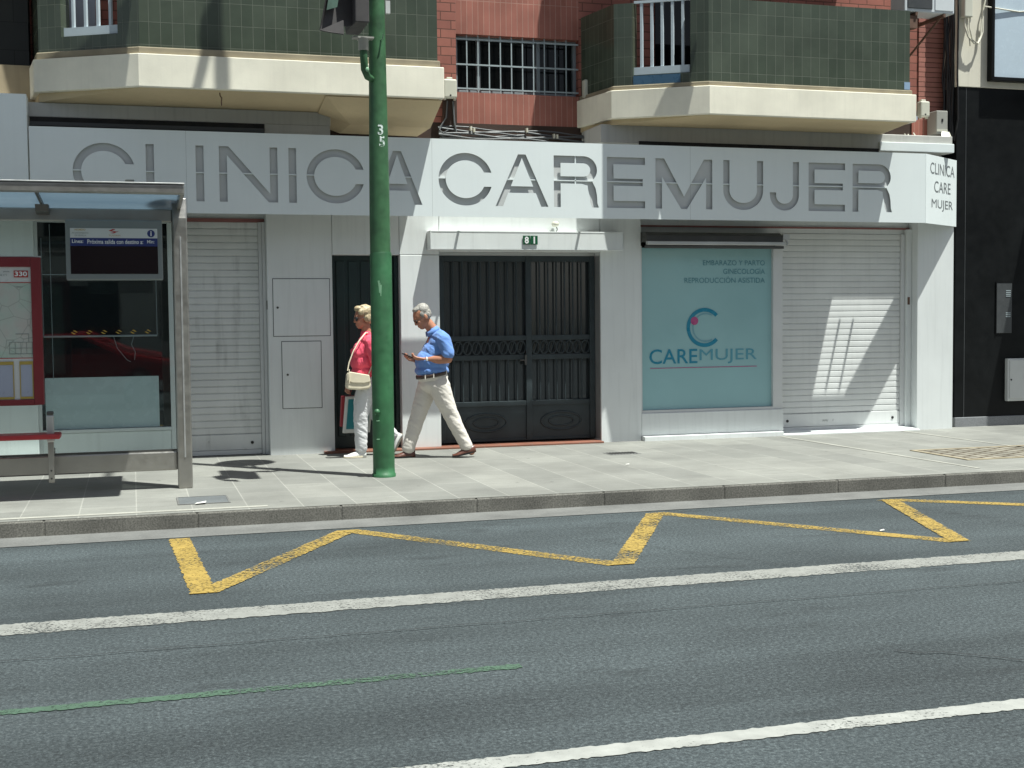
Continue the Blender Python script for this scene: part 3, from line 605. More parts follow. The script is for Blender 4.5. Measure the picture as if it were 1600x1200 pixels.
# barred window
bw = B(3.85,5.43,15.42,15.44,4.425,5.125).build('barred_window', 'winglass', bld)
m = MB(); m.box(3.85,5.43,15.37,15.42,4.425,4.47); m.box(3.85,5.43,15.37,15.42,5.085,5.125)
for x in (3.85,4.14,4.91,5.39): m.box(x,x+0.045,15.365,15.42,4.47,5.085)
m.build('window_frame', 'greyframe', bw, 0.003)
m = MB()
for z in (5.07,4.765,4.475): m.box(3.852,5.428,15.268,15.282,z-0.009,z+0.009)
for i in range(10): x = 3.99+0.142*i; m.box(x-0.007,x+0.007,15.27,15.28,4.43,5.12)
m.build('window_grille', 'grille', bw)

# balconies (first floor in view, the storey above throws the shade)
def balcony(A, Bp, C, D, E_, zb, zt, zl, ztop, t0, t1, sill, dz, rails, drop):
    q = [Vector(p) for p in (A, Bp, C, D, E_)]
    def inset(d):
        P = []
        for i in range(1,4):
            a = (q[i]-q[i-1]).normalized(); b = (q[i+1]-q[i]).normalized(); n1 = Vector((-a.y,a.x)); n2 = Vector((-b.y,b.x)); nn = (n1+n2); k = d/ (1+n1.dot(n2)); P.append(q[i]+nn*k)
        return [Vector((q[0].x+d, q[0].y))]+P+[Vector((q[4].x-d, q[4].y))]
    poly = [tuple(v) for v in q]
    s = MB().prism(poly, zb+dz, zt+dz).build('balcony', 'cream', bld, 0.008)
    sm_ = MB(); pi_ = [tuple(v) for v in inset(0.05)]; k = len(pi_)
    zz_ = [zb-0.001-drop*min(1,max(0,(p[1]-13.9)/0.62)) for p in pi_]
    mid = [(pi_[1][0]*0.3+pi_[2][0]*0.7, 14.52), (pi_[3][0], 14.52)]
    P = [(pi_[2][0],pi_[2][1],zb-0.001),(pi_[3][0],pi_[3][1],zb-0.001),(pi_[3][0],14.52,zb-drop),(pi_[1][0],14.52,zb-drop),(pi_[4][0],15.28,zb-drop),(pi_[0][0],15.28,zb-drop)]
    n6 = len(P); sm_.add([(a,b,c+dz) for a,b,c in P]+[(a,b,zb-0.0005+dz) for a,b,c in P], [(0,1,2,3),(3,2,4,5),(0,3,3+n6,0+n6),(1,2,2+n6,1+n6),(2,4,4+n6,2+n6),(3,5,5+n6,3+n6)])
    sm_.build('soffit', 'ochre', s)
    MB().prism([tuple(v) for v in inset(0.035)], zt+0.001+dz, zl+dz).build('ledge', 'ledge', s, 0.01)
    o = inset(0.06); i_ = inset(0.17)
    def wall(m, a, b, c, d, z0, z1): m.prism([tuple(a),tuple(b),tuple(c),tuple(d)], z0+dz, z1+dz)
    m = MB(); o1, o2 = o[1], o[2]; j1, j2 = i_[1], i_[2]
    wall(m, o[0], o1, j1, i_[0], zl+0.001, ztop); pa, pb = o1.lerp(o2,t0), o1.lerp(o2,t1); qa, qb = j1.lerp(j2,t0), j1.lerp(j2,t1)
    wall(m, o1, pa, qa, j1, zl+0.001, ztop); wall(m, pb, o2, j2, qb, zl+0.001, ztop); wall(m, pa, pb, qb, qa, zl+0.001, sill)
    wall(m, o2, o[3], i_[3], j2, zl+0.001, ztop); wall(m, o[3], o[4], i_[4], i_[3], zl+0.001, ztop)
    m.build('parapet', 'tile', s)
    m = MB(); c0 = (pa+qa)/2; c1 = (pb+qb)/2; nrm = (qa-pa).normalized()*0.02
    def slat(a, b, z0, z1, th=1.0): m.prism([tuple(a-nrm*th),tuple(b-nrm*th),tuple(b+nrm*th),tuple(a+nrm*th)], z0+dz, z1+dz)
    slat(c0, c1, sill+0.012, sill+0.10); slat(c0, c1, ztop+0.0, ztop+0.03, 0.8)
    for k in range(rails):
        t = (k+0.7)/(rails+0.4); a = c0.lerp(c1, t-0.022); b = c0.lerp(c1, t+0.022); slat(a, b, sill+0.06, ztop, 0.6)
    m.build('railing', 'rail', s)
    return s
LB = dict(A=(-1.05,15.3), Bp=(-0.926,14.45), C=(0.13,13.85), D=(3.36,13.85), E_=(3.36,15.3), zb=4.095, zt=4.435, zl=4.51, ztop=5.36, t0=0.23, t1=0.79, sill=4.66, rails=4, drop=0.09)
RB = dict(A=(5.39,15.3), Bp=(5.548,14.45), C=(6.551,13.85), D=(9.338,13.85), E_=(9.338,15.3), zb=4.04, zt=4.373, zl=4.43, ztop=5.40, t0=0.20, t1=0.81, sill=4.545, rails=5, drop=0.055)
bl = balcony(dz=0, **LB); br = balcony(dz=0, **RB); balcony(dz=3.05, **LB); balcony(dz=3.05, **RB)
m = MB(); P = [(2.06,13.92,4.083),(3.352,13.92,4.083),(3.352,14.52,3.87),(2.42,14.52,3.88),(2.06,14.516,3.99),(3.352,15.28,3.87),(2.42,15.28,3.88),(2.21,15.28,3.95),(3.352,15.28,4.083),(2.06,15.28,4.083)]
m.add(P, [(0,1,2,3),(0,3,4),(3,2,5,6),(4,3,6,7),(1,8,5,2),(0,4,7,9)]); m.build('console', 'ochre', bl)
v = Vector((1.003,-0.6)).normalized(); a = Vector((5.548,14.45))+v*0.20; n_ = Vector((-v.y,v.x))
q = [a+v*0.06-n_*-0.055, a+v*0.62-n_*-0.055]
MB().prism([tuple(q[0]-n_*0.0),tuple(q[1]),tuple(q[1]+n_*0.02),tuple(q[0]+n_*0.02)], 4.435, 4.54).build('blue_patch', 'bluetape', br)
B(9.20,9.28,13.905,13.912,4.44,4.53).build('blue_patch', 'paletape', br)
for x in (0.95, 2.6):
    m = MB(); m.tube([(x,13.98,4.085),(x+0.005,13.985,4.05),(x+0.02,13.98,4.03),(x+0.015,13.98,3.99),(x+0.018,13.985,3.95)],0.007,6); m.build('iron_hook', 'rust', bl)
# dark balcony doors behind the railings
B(6.45,7.6,15.225,15.249,4.45,6.4).build('balcony_door', 'winglass', bld); B(0.10,1.3,15.225,15.249,4.52,6.4).build('balcony_door', 'winglass', bld)
m = MB(); m.box(-0.62,-0.30,14.9,14.96,4.53,6.0); m.build('balcony_curtain', 'lilac', bld)
B(8.9,9.1,14.0,14.1,5.3,5.34).build('white_tray', 'acwhite', br, 0.01)

# ------------------------------------------------------------------ the clinic sign
sg = thing('clinic_sign', (4.4, 14.25, 2.83), 'long white fascia sign with cut out letters above the clinic', 'sign')
SY = 14.25; S_ = 0.084
def arcpts(cx, cz, rx, rz, a0, a1, n=28): return [(cx+rx*cos(radians(a0+(a1-a0)*i/n)), cz+rz*sin(radians(a0+(a1-a0)*i/n))) for i in range(n+1)]
def LC(x0,x1,z0,z1,s=S_):
    cx, cz = (x0+x1)/2, (z0+z1)/2; rx, rz = (x1-x0)/2, (z1-z0)/2; h = (z1-z0)*0.135
    ao = math.degrees(math.asin(h/rz)); ai = math.degrees(math.asin(h/(rz-s)))
    return [arcpts(cx,cz,rx,rz,ao,360-ao,44)+arcpts(cx,cz,rx-s,rz-s,360-ai,ai,44)]
def LL(x0,x1,z0,z1,s=S_): return [[(x0,z0),(x1,z0),(x1,z0+s),(x0+s,z0+s),(x0+s,z1),(x0,z1)]]
def LI(x0,x1,z0,z1,s=S_): return [[(x0,z0),(x0+s,z0),(x0+s,z1),(x0,z1)]]
def LN(x0,x1,z0,z1,s=S_):
    w = x1-x0; h = z1-z0; d = s*1.2; k = s/(w-d)*h
    return [[(x0,z0),(x0+s,z0),(x0+s,z1-k),(x1-d,z0),(x1,z0),(x1,z1),(x1-s,z1),(x1-s,z0+k),(x0+d,z1),(x0,z1)]]
def LA(x0,x1,z0,z1,s=S_):
    w = x1-x0; h = z1-z0; c = (x0+x1)/2; a = s*0.55; d = s*1.06; zc0 = z0+0.26*h; zc1 = zc0+s*0.9
    def xl(z): return x0+d+(c-(x0+d))*(z-z0)/(h*0.93)      # inner edge of left leg
    def xr(z): return 2*c-xl(z)
    return [[(x0,z0),(x0+d,z0),(xl(zc0),zc0),(xr(zc0),zc0),(x1-d,z0),(x1,z0),(c+a,z1),(c-a,z1)], [(xl(zc1),zc1),(xr(zc1),zc1),(c,z0+0.93*h)]]
def LR(x0,x1,z0,z1,s=S_):
    w = x1-x0; h = z1-z0; zb = z0+0.46*h; r = (z1-zb)/2; xc = x1-r*1.08-0.01; rx = x1-0.012-xc
    out = [(x0,z0),(x0+s,z0),(x0+s,zb),(xc-0.02,zb)]
    leg_in = [(xc+0.055,zb-0.02),(x1-0.125,zb-0.07),(x1-0.105,zb-0.15),(x1-0.10,z0+0.06),(x1-0.075,z0)]
    leg_out = [(x1+0.01,z0),(x1-0.008,z0+0.05),(x1-0.014,zb-0.13),(x1-0.03,zb-0.05),(x1-0.075,zb+0.035)]
    out += leg_in+leg_out+arcpts(xc,zb+r,rx,r,-52,90,20)+[(x0,z1)]
    hole = [(x0+s,zb+s)]+arcpts(xc,zb+r,rx-s,r-s,-90,90,18)+[(x0+s,z1-s)]
    return [out, hole]
def LE(x0,x1,z0,z1,s=S_):
    m = (z0+z1)/2+0.005; return [[(x0,z0),(x1,z0),(x1,z0+s),(x0+s,z0+s),(x0+s,m-s/2),(x1-0.03,m-s/2),(x1-0.03,m+s/2),(x0+s,m+s/2),(x0+s,z1-s),(x1,z1-s),(x1,z1),(x0,z1)]]
def LM(x0,x1,z0,z1,s=S_):
    c = (x0+x1)/2; d = s*0.62; w = x1-x0; h = z1-z0
    return [[(x0,z0),(x0+s,z0),(x0+s,z1-0.22),(c-d*0.75,z0),(c+d*0.75,z0),(x1-s,z1-0.22),(x1-s,z0),(x1,z0),(x1,z1),(x1-s*1.35,z1),(c,z0+0.15),(x0+s*1.35,z1),(x0,z1)]]
def LU(x0,x1,z0,z1,s=S_):
    c = (x0+x1)/2; rx = (x1-x0)/2; rz = 0.235
    return [[(x0,z1)]+arcpts(c,z0+rz,rx,rz,180,360)+[(x1,z1),(x1-s,z1)]+arcpts(c,z0+rz,rx-s,rz-s,360,180)+[(x0+s,z1)]]
def LJ(x0,x1,z0,z1,s=S_):
    c = (x0+x1)/2; rx = (x1-x0)/2; rz = 0.19
    return [[(x0,z0+rz+0.03)]+arcpts(c,z0+rz,rx,rz,180,360)+[(x1,z1),(x1-s,z1)]+arcpts(c,z0+rz,rx-s,rz-s,360,180)+[(x0+s,z0+rz+0.03)]]
Z0, Z1 = 2.963, 3.560
loops = []
for fn, x0, x1 in ((LC,-0.555,0.075),(LL,0.185,0.53),(LI,0.70,0.79),(LN,0.945,1.57),(LI,1.69,1.78),(LC,1.885,2.53),(LA,2.615,3.185),(LC,3.375,4.01),(LA,4.045,4.685),(LR,4.752,5.30),
                   (LE,5.412,5.896),(LM,6.03,6.772),(LU,6.917,7.452),(LJ,7.545,7.942),(LE,8.075,8.585),(LR,8.692,9.25)):
    loops += fn(x0, x1, Z0, Z1)
def cutsheet(name, outer, holes, depth, mat, parent, origin, mat3=None):
    cu = bpy.data.curves.new(name, 'CURVE'); cu.dimensions = '2D'; cu.fill_mode = 'BOTH'; cu.extrude = depth/2
    for lp in [outer]+holes:
        sp = cu.splines.new('POLY'); sp.points.add(len(lp)-1); sp.use_cyclic_u = True
        for p, c in zip(sp.points, lp): p.co = (c[0], c[1], 0, 1)
    ob = bpy.data.objects.new(name, cu); COL.objects.link(ob); dg = bpy.context.evaluated_depsgraph_get(); dg.update()
    me = bpy.data.meshes.new_from_object(ob.evaluated_get(dg)); bpy.data.objects.remove(ob); bpy.data.curves.remove(cu)
    vs = [v.co.copy() for v in me.vertices]; fs = [tuple(p.vertices) for p in me.polygons]; bpy.data.meshes.remove(me)
    m = MB(); m.add([origin(v) for v in vs], fs); return m.build(name, mat, parent)
XL, XR, ZB, ZT = -0.975, 9.745, 2.835, 3.712
cutsheet('front_panel', [(XL,ZB),(XR,ZB),(XR,ZT),(XL,ZT)], loops, 0.006, 'sign', sg, lambda v: (v.x, SY+v.z, v.y))
B(XL+0.01,XR-0.01,SY+0.030,SY+0.036,ZB+0.01,ZT-0.13).build('backing_panel', 'signback', sg)
m = MB(); zm = 3.272
m.box(XL+0.02,XR-0.02,SY+0.004,SY+0.0298,zm-0.006,zm+0.006); m.box(5.015,5.027,SY+0.004,SY+0.0298,3.20,3.60); m.box(XL+0.001,XL+0.009,SY+0.004,SY+0.04,ZB+0.002,ZT-0.002)
m.build('inner_rib', 'sign', sg)
m = None
for x in (0.60,3.30,6.48): B(x,x+0.0018,SY-0.0035,SY-0.0031,ZB,ZT).build('panel_seam', 'texgrey', sg)
# corner panel turned back to the wall
ca = Vector((XR+0.004, SY-0.003)); cb_ = Vector((10.60, 14.80)); cd = (cb_-ca).normalized(); cn_ = Vector((cd.y,-cd.x))
m = MB().prism([tuple(ca),tuple(cb_),tuple(cb_-cn_*0.02),tuple(ca-cn_*0.02)], ZB-0.001, ZT+0.001)
cp = m.build('corner_panel', 'sign', sg)
def ctext(s, t, z, w, h):
    o = ca+cd*t+cn_*0.001; return text_mb(s, (o.x,o.y,z), (cd.x,cd.y,0), (0,0,1), width=w, height=h, align='C', depth=0.001, bold=0.0)
CL = (cb_-ca).length
for s, z, w in (('CLINICA',3.475,0.80),('CARE',3.245,0.54),('MUJER',3.01,0.70)):
    ctext(s, CL*0.53, z, w, 0.145).build('lettering', 'texmid', cp)
for x in (-0.6,0.9,2.4,3.9,5.4,6.9,8.2,9.02,9.42,9.62):
    B(x-0.012,x+0.012,SY+0.041,14.515,3.60,3.635).build('bracket', 'alu', sg)
# house number
np_ = thing('house_number', (4.53,14.55,2.53), 'green enamel house number 81 on the white entrance canopy', 'number plate')
for i, ch in enumerate('81'):
    x0 = 4.478+0.094*i; p = B(x0,x0+0.09,14.598,14.608,2.545,2.65).build('number_tile', 'plate', np_, 0.003)
    text_mb(ch, (x0+0.045,14.596,2.556), (1,0,0), (0,0,1), height=0.083, width=0.05 if ch == '8' else None, align='C', bold=0.03).build('numeral', 'textwhite', p)
sp_ = thing('spotlight', (4.9,14.74,2.72), 'small white spotlight on a wire above the entrance canopy', 'spotlight')
m = MB().ell((4.93,14.74,2.80),(0.045,0.05,0.035)); m.build('lamp_head', 'junction', sp_); MB().tube([(4.93,14.74,2.80),(4.96,14.75,2.74),(4.95,14.76,2.705)],0.006,6).build('lamp_stem', 'darksteel', sp_)
# unseen strips added overhead to throw shade on parts of the sign
MB().prism([(5.86,13.71),(6.08,13.47),(6.78,13.47),(6.70,13.71)], 5.95, 6.05).build('shade_blocker', 'ochre', bld)
MB().prism([(-5.0,14.6),(-5.0,13.47),(0.42,13.47),(0.30,13.71),(-0.6,14.1)], 5.95, 6.05).build('shade_blocker', 'ochre', bld)

# ------------------------------------------------------------------ neighbouring building on the right
nb = thing('neighbour_building', (12.8, 15.3, PZ), 'neighbouring building with black clad shop front under cream render', 'building')
NY = 14.95
B(10.70,16.5,NY,15.6,0.262,4.715).build('black_front', 'black', nb, 0.004); B(10.70,16.5,NY-0.02,15.6,PZ-0.03,0.26).build('plinth', 'granite', nb, 0.006)
B(10.70,16.5,NY-0.012,15.6,4.719,9.6).build('rendered_wall', 'cream2', nb, 0.006)
m = MB(); m.box(11.16,13.2,NY-0.12,NY-0.013,4.80,4.845); m.box(11.16,11.205,NY-0.12,NY-0.013,4.845,6.6); m.box(13.15,13.2,NY-0.12,NY-0.013,4.845,6.6)
wf = m.build('shop_panel_frame', 'black', nb, 0.006); B(11.205,13.15,NY-0.085,NY-0.014,4.845,6.6).build('pale_panel', 'bluepanel', wf)
for x in (10.845,12.1,13.4): B(x,x+0.008,NY-0.002,NY-0.0005,0.262,4.71).build('panel_joint', 'vent', nb)
B(12.26,16.5,13.80,NY-0.012,4.75,4.95).build('unseen_canopy', 'black', nb, 0.01)  # unseen canopy, added and sized to throw shadow across the shop front
v = B(11.355,11.60,NY-0.012,NY-0.001,1.40,2.085).build('vent_door', 'vent', nb, 0.004)
m = MB()
for z in (1.62,1.645,1.67,1.90,1.925,1.95,1.975): m.box(11.50,11.575,NY-0.016,NY-0.012,z,z+0.012)
m.build('vent_slot', 'grille', v)
m = MB(); m.box(11.34,11.354,NY-0.014,NY-0.001,1.385,2.10); m.box(11.354,11.60,NY-0.014,NY-0.001,2.086,2.10); m.build('vent_frame', 'black', v)
mbx = thing('meter_box', (11.75,14.9,0.47), 'white meter cabinet on the black shop front at the right edge', 'meter box')
B(11.50,12.05,14.88,NY-0.001,0.465,1.05).build('cabinet', 'boxwhite', mbx, 0.01); B(11.525,12.02,14.868,14.881,0.50,1.03).build('cabinet_door', 'boxwhite', mbx, 0.006)
MB().yprism([(11.545+0.012*cos(2*pi*i/10),0.76+0.012*sin(2*pi*i/10)) for i in range(10)],14.862,14.87).build('keyhole', 'blackplain', mbx)
arc(11.86,0.80,0.085,0.10,0,360,14.864).build('round_mark', 'texdark', mbx)
m = MB().ell((10.86,14.885,5.80),(0.075,0.055,0.12)); m = MB(); m.box(10.73,10.86,14.83,NY-0.013,5.62,5.95)
cj = m.build_loc('junction_box', 'junction', 'cream junction box hung with looped cables on the neighbouring cream wall', 'junction box', 'junction boxes on the facade', 0.015, (10.795,14.89,5.62))
m = MB()
m.tube([(10.76,14.87,5.62),(10.75,14.86,5.50),(10.80,14.85,5.36),(10.90,14.86,5.28),(10.99,14.87,5.31),(11.05,14.88,5.45),(11.06,14.89,5.75),(11.12,14.90,5.95)],0.011,8)
m.tube([(10.84,14.87,5.62),(10.82,14.85,5.48),(10.86,14.85,5.33),(10.96,14.86,5.28),(11.02,14.88,5.40),(11.04,14.89,5.62)],0.010,8)
m.tube([(10.80,14.87,5.62),(10.80,14.86,5.45),(10.83,14.86,5.30),(10.85,14.88,5.25)],0.008,8)
m.tube([(11.06,14.86,5.78),(11.25,14.84,5.76),(11.6,14.86,5.74),(12.2,14.86,5.80)],0.010,8)
m.build('looped_cable', 'ivory', cj)

# cables between the two buildings and along the brick wall
m = MB(); random.seed(3)
for k in range(6):
    x = 10.62+0.014*k; p = [(x+random.uniform(-.01,.01), 15.13-0.02*k+random.uniform(-.02,.02), 4.02+0.28*j) for j in range(14)]; m.tube(p, 0.013+0.004*(k%3), 7)
m.tube([(10.70,14.99,4.0),(10.71,14.93,4.3),(10.695,14.93,4.9),(10.70,14.93,5.6),(10.69,14.94,7.0)],0.012,7)
m.build_loc('cable_bundle', 'cable', 'thick vertical bundle of black cables in the corner between the two buildings', 'cables', 'cables on the facade', loc=(10.66,15.1,4.0))
m = MB()
for k in range(5):
    z = 3.99-0.028*k; p = [(3.60+0.19*j, 15.20-0.012*k, z+0.018*sin(j*1.1+k*2)-0.004*j) for j in range(12)]; m.tube(p, 0.009+0.003*(k%2), 6)
m.tube([(3.62,15.19,3.86),(3.9,15.18,3.865),(4.3,15.18,3.885),(4.7,15.18,3.92)],0.012,6); m.tube([(4.5,15.18,3.90),(5.0,15.18,3.885)],0.010,6)
m.tube([(3.79,15.19,4.30),(3.80,15.18,4.05),(3.82,15.17,3.92),(3.88,15.17,3.88)],0.012,6); m.tube([(3.72,15.19,4.3),(3.70,15.18,4.1),(3.62,15.17,3.98),(3.60,15.16,3.9),(3.68,15.17,3.86)],0.009,6)
m.tube([(3.66,15.19,4.02),(3.61,15.16,3.95),(3.66,15.16,3.91),(3.72,15.16,3.95)],0.008,6)
cb = m.build_loc('cable_run', 'cableg', 'grey cables strung along the brick wall just above the sign', 'cables', 'cables on the facade', loc=(4.6,15.2,3.86))
m = MB()
for x, z in ((3.99,3.95),(4.03,3.93),(4.70,3.95),(5.05,3.89),(5.09,3.885)): m.box(x,x+0.02,15.13,15.2,z,z+0.05)
m.build('cable_clip', 'ivory', cb)
m = MB()
m.tube([(10.12,15.2,4.10),(10.10,15.15,4.03),(10.05,15.14,4.06),(10.03,15.15,4.10)],0.008,6); m.tube([(10.2,15.2,4.12),(10.22,15.14,4.04),(10.16,15.13,4.0),(10.1,15.14,3.995)],0.008,6)
m.build_loc('cable_tail', 'ivory', 'loose cream cable ends below the right hand balcony junction box', 'cables', 'cables on the facade', loc=(10.12,15.2,3.995))
def jbox(x0,x1,y,z0,z1,lab,mat='junction'):
    o = B(x0,x1,y-0.10,y,z0+0.02,z1-0.015).build_loc('junction_box', mat, lab, 'junction box', 'junction boxes on the facade', 0.018, ((x0+x1)/2,y-0.05,z0))
    xc = (x0+x1)/2
    MB().box(xc-0.035,xc+0.035,y-0.06,y-0.01,z1-0.016,z1+0.012).build('hanger', mat, o, 0.006)
    MB().yprism([(xc+0.011*cos(2*pi*i/10),z0+0.05+0.011*sin(2*pi*i/10)) for i in range(10)],y-0.104,y-0.099).build('screw_hole', 'blackplain', o)
    m = MB(); m.box(x0+0.012,x0+0.032,y-0.08,y-0.03,z0,z0+0.021); m.box(x1-0.032,x1-0.012,y-0.08,y-0.03,z0,z0+0.021); m.build('foot_clip', mat, o)
    return o
jbox(3.655,3.822,15.20,4.305,4.565,'sunlit beige junction box on the brick pilaster left of the barred window')
jbox(5.445,5.628,15.20,4.375,4.635,'shaded beige junction box right of the barred window')
jbox(10.10,10.24,14.98,4.27,4.51,'beige junction box tucked against the end of the right balcony')
gb = B(10.425,10.60,15.0,15.22,4.09,4.40).build_loc('metal_box', 'greybox', 'grey metal box with a black keyhole on the brick strip beside the cables', 'metal box', None, 0.01, (10.51,15.1,4.09))
MB().box(10.50,10.525,14.994,15.001,4.25,4.29).build('keyhole', 'blackplain', gb); B(10.43,10.595,14.996,15.0,4.12,4.15).build('label_plate', 'junction', gb)
ac = thing('air_conditioner', (9.9,14.4,5.49), 'white air conditioner unit on rusty brackets beside the right balcony', 'air conditioner')
B(9.46,10.19,14.30,14.62,5.50,6.1).build('casing', 'acwhite', ac, 0.012); B(9.50,9.86,14.288,14.301,5.54,6.05).build('fan_grille', 'vent', ac, 0.02); B(9.90,10.17,14.29,14.301,5.53,6.05).build('front_cover', 'acwhite', ac, 0.006)
m = MB(); m.box(9.62,9.65,14.3,15.24,5.455,5.497); m.box(10.03,10.06,14.3,15.24,5.455,5.497); m.tube([(9.635,14.4,5.46),(9.635,15.2,5.0)],0.016,6); m.tube([(10.045,14.4,5.46),(10.045,15.2,5.05)],0.016,6); m.box(9.55,9.66,14.32,14.44,5.30,5.455)
m.build('wall_bracket', 'rust', ac)
m = MB(); m.add([(10.24,14.62,3.995),(10.36,14.585,3.997),(10.37,14.64,4.06),(10.28,14.68,4.07),(10.24,14.63,4.01)], [(0,1,2,3,4)]); m.add([(10.36,14.585,3.997),(10.35,14.63,3.996),(10.31,14.67,4.02),(10.37,14.64,4.06)], [(0,1,2,3)])
rg = m.build_loc('crumpled_paper', 'junction', 'crumpled cream paper lying on the beam above the sign corner', 'paper', loc=(10.31,14.63,3.995)); sm = rg.modifiers.new('s','SOLIDIFY'); sm.thickness = 0.006

# ------------------------------------------------------------------ bus shelter
sh = thing('bus_shelter', (-0.9,12.2,PZ), 'steel and glass bus shelter at the kerb on the left', 'bus shelter')
for x0,x1 in ((0.378,0.508),(-3.35,-3.22)):
    m = MB(); m.xprism([(12.16,PZ),(12.30,PZ),(12.30,2.80),(12.22,2.81),(12.16,2.62)], x0, x1); p = m.build('post', 'steel', sh, 0.012)
    MB().box(x0+0.060,x0+0.074,12.154,12.161,0.42,2.45).build('glazing_bead', 'alu', p)
m = MB(); m.box(-3.3,0.45,11.20,11.27,2.745,2.825); m.build('front_beam', 'steel', sh, 0.012); B(-3.3,0.455,11.19,11.28,2.828,2.84).build('front_lip', 'alu', sh, 0.004)
B(-3.22,0.376,12.20,12.29,2.585,2.70).build('rear_beam', 'steel', sh, 0.01)
m = MB(); m.xprism([(11.28,2.75),(12.20,2.70),(12.75,2.70),(12.75,2.75),(12.2,2.78),(11.28,2.82)], 0.42, 0.455); m.xprism([(11.28,2.75),(12.20,2.70),(12.75,2.70),(12.75,2.75),(12.2,2.78),(11.28,2.82)], -3.3,-3.265); m.build('end_beam', 'steel', sh, 0.004)
B(-3.3,0.455,12.70,12.755,2.70,2.752).build('back_edge', 'steel', sh, 0.004)
m = MB(); m.xprism([(11.27,2.79),(12.70,2.735),(12.70,2.742),(11.27,2.797)], -3.26, 0.418); m.build('roof_panel', 'roofglass', sh)
m = MB(); m.xprism([(11.27,2.755),(12.2,2.70),(12.2,2.735),(11.27,2.79)], -0.745,-0.725); m.xprism([(12.05,2.66),(12.2,2.64),(12.2,2.72),(12.0,2.715)], -0.79,-0.68); m.build('roof_rib', 'darksteel', sh)
m = MB(); m.box(-3.22,0.372,12.235,12.243,0.495,2.582); g_ = m.build('glass_panel', 'sglass', sh)
m = MB(); m.box(-3.22,0.376,12.20,12.275,0.30,0.475); m.build('bottom_rail', 'steel', sh, 0.012)
B(-3.22,0.374,12.225,12.255,0.478,0.492).build('glazing_channel', 'darksteel', sh)
for i in range(6):
    cx = -0.50+0.128*i; pts = lambda s: None
    m = MB()
    for sg_ in (1,-1):
        q = [(cx+sg_*0.030,1.585),(cx+sg_*0.004,1.585+sg_*0.018),(cx-sg_*0.014,1.585+sg_*0.014),(cx+sg_*0.004,1.585+sg_*0.007),(cx+sg_*0.014,1.585)]
        m.add([(x,12.231,z) for x,z in q], [(0,1,2,3,4)])
    m.build('glass_emblem', 'gold', g_)
# bench hung on the rail
bn = thing('shelter_bench', (-1.4,12.0,0.30), 'red slatted bench with steel armrest post inside the bus shelter', 'bench')
B(-2.9,-0.625,11.84,12.10,0.655,0.70).build('seat', 'redbench', bn, 0.012)
for x in (-0.742,-2.75):
    m = MB(); m.box(x,x+0.062,11.93,11.99,0.62,0.86); a_ = m.build('armrest_post', 'alu', bn, 0.01); B(x+0.002,x+0.06,11.932,11.988,0.86,0.895).build('post_cap', 'darksteel', a_, 0.01)
    m = MB(); m.box(x+0.008,x+0.056,11.94,12.195,0.50,0.55); m.box(x+0.006,x+0.056,11.935,11.985,0.262,0.62); m.build('leg', 'steel', bn, 0.006)
    m = MB()
    for z in (0.30,0.37): m.yprism([(x+0.031+0.008*cos(2*pi*i/10),z+0.008*sin(2*pi*i/10)) for i in range(10)],11.929,11.936)
    m.build('bolt', 'darksteel', a_)
# real time display
DY = 12.02
dp = thing('arrival_display', (-0.13,12.05,2.05), 'grey bus arrival display with blank dark screen hung under the shelter roof', 'display')
B(-0.545,0.283,DY,DY+0.12,2.05,2.585).build('casing', 'dispframe', dp, 0.01)
B(-0.505,0.240,DY-0.004,DY+0.001,2.105,2.352).build('screen', 'screen', dp); B(-0.505,0.240,DY-0.004,DY+0.001,2.352,2.424).build('blue_band', 'navy', dp); hb = B(-0.505,0.240,DY-0.004,DY+0.001,2.424,2.51).build('header', 'paper', dp)
def dt(s,x,z,w,h,mat,nm='lettering',al='L',b=0.012): return text_mb(s,(x,DY-0.0045,z),(1,0,0),(0,0,1),width=w,height=h,align=al,bold=b,depth=0.001).build(nm,mat,dp)
dt('Línea:',-0.490,2.378,0.095,0.032,'textwhite'); dt('Próxima salida con destino a:',-0.36,2.372,0.475,0.038,'textwhite'); dt('Min:',0.150,2.378,0.062,0.030,'textwhite')
dt('NO8DO',-0.465,2.488,0.09,0.016,'gold'); dt('AYUNTAMIENTO',-0.49,2.460,0.14,0.014,'texgrey',b=0.0); dt('DE SEVILLA',-0.465,2.438,0.095,0.014,'texgrey',b=0.0)
m = MB(); q = [(-0.18,2.488),(-0.142,2.505),(-0.118,2.502),(-0.150,2.490),(-0.112,2.482),(-0.085,2.488),(-0.135,2.465),(-0.165,2.468),(-0.128,2.478)]
m.add([(x,DY-0.0048,z) for x,z in q], [tuple(range(9))]); m.build('logo', 'textred', dp); dt('TUSSAM',-0.18,2.440,0.10,0.013,'gold',b=0.0)
m = MB(); m.add([(0.185+0.033*cos(2*pi*i/24),DY-0.0048,2.466+0.033*sin(2*pi*i/24)) for i in range(24)], [tuple(range(24))]); m.build('info_disc', 'navy', dp)
text_mb('i',(0.185,DY-0.0056,2.444),(1,0,0),(0,0,1),height=0.044,align='C',bold=0.03,depth=0.001).build('info_letter', 'textwhite', dp)
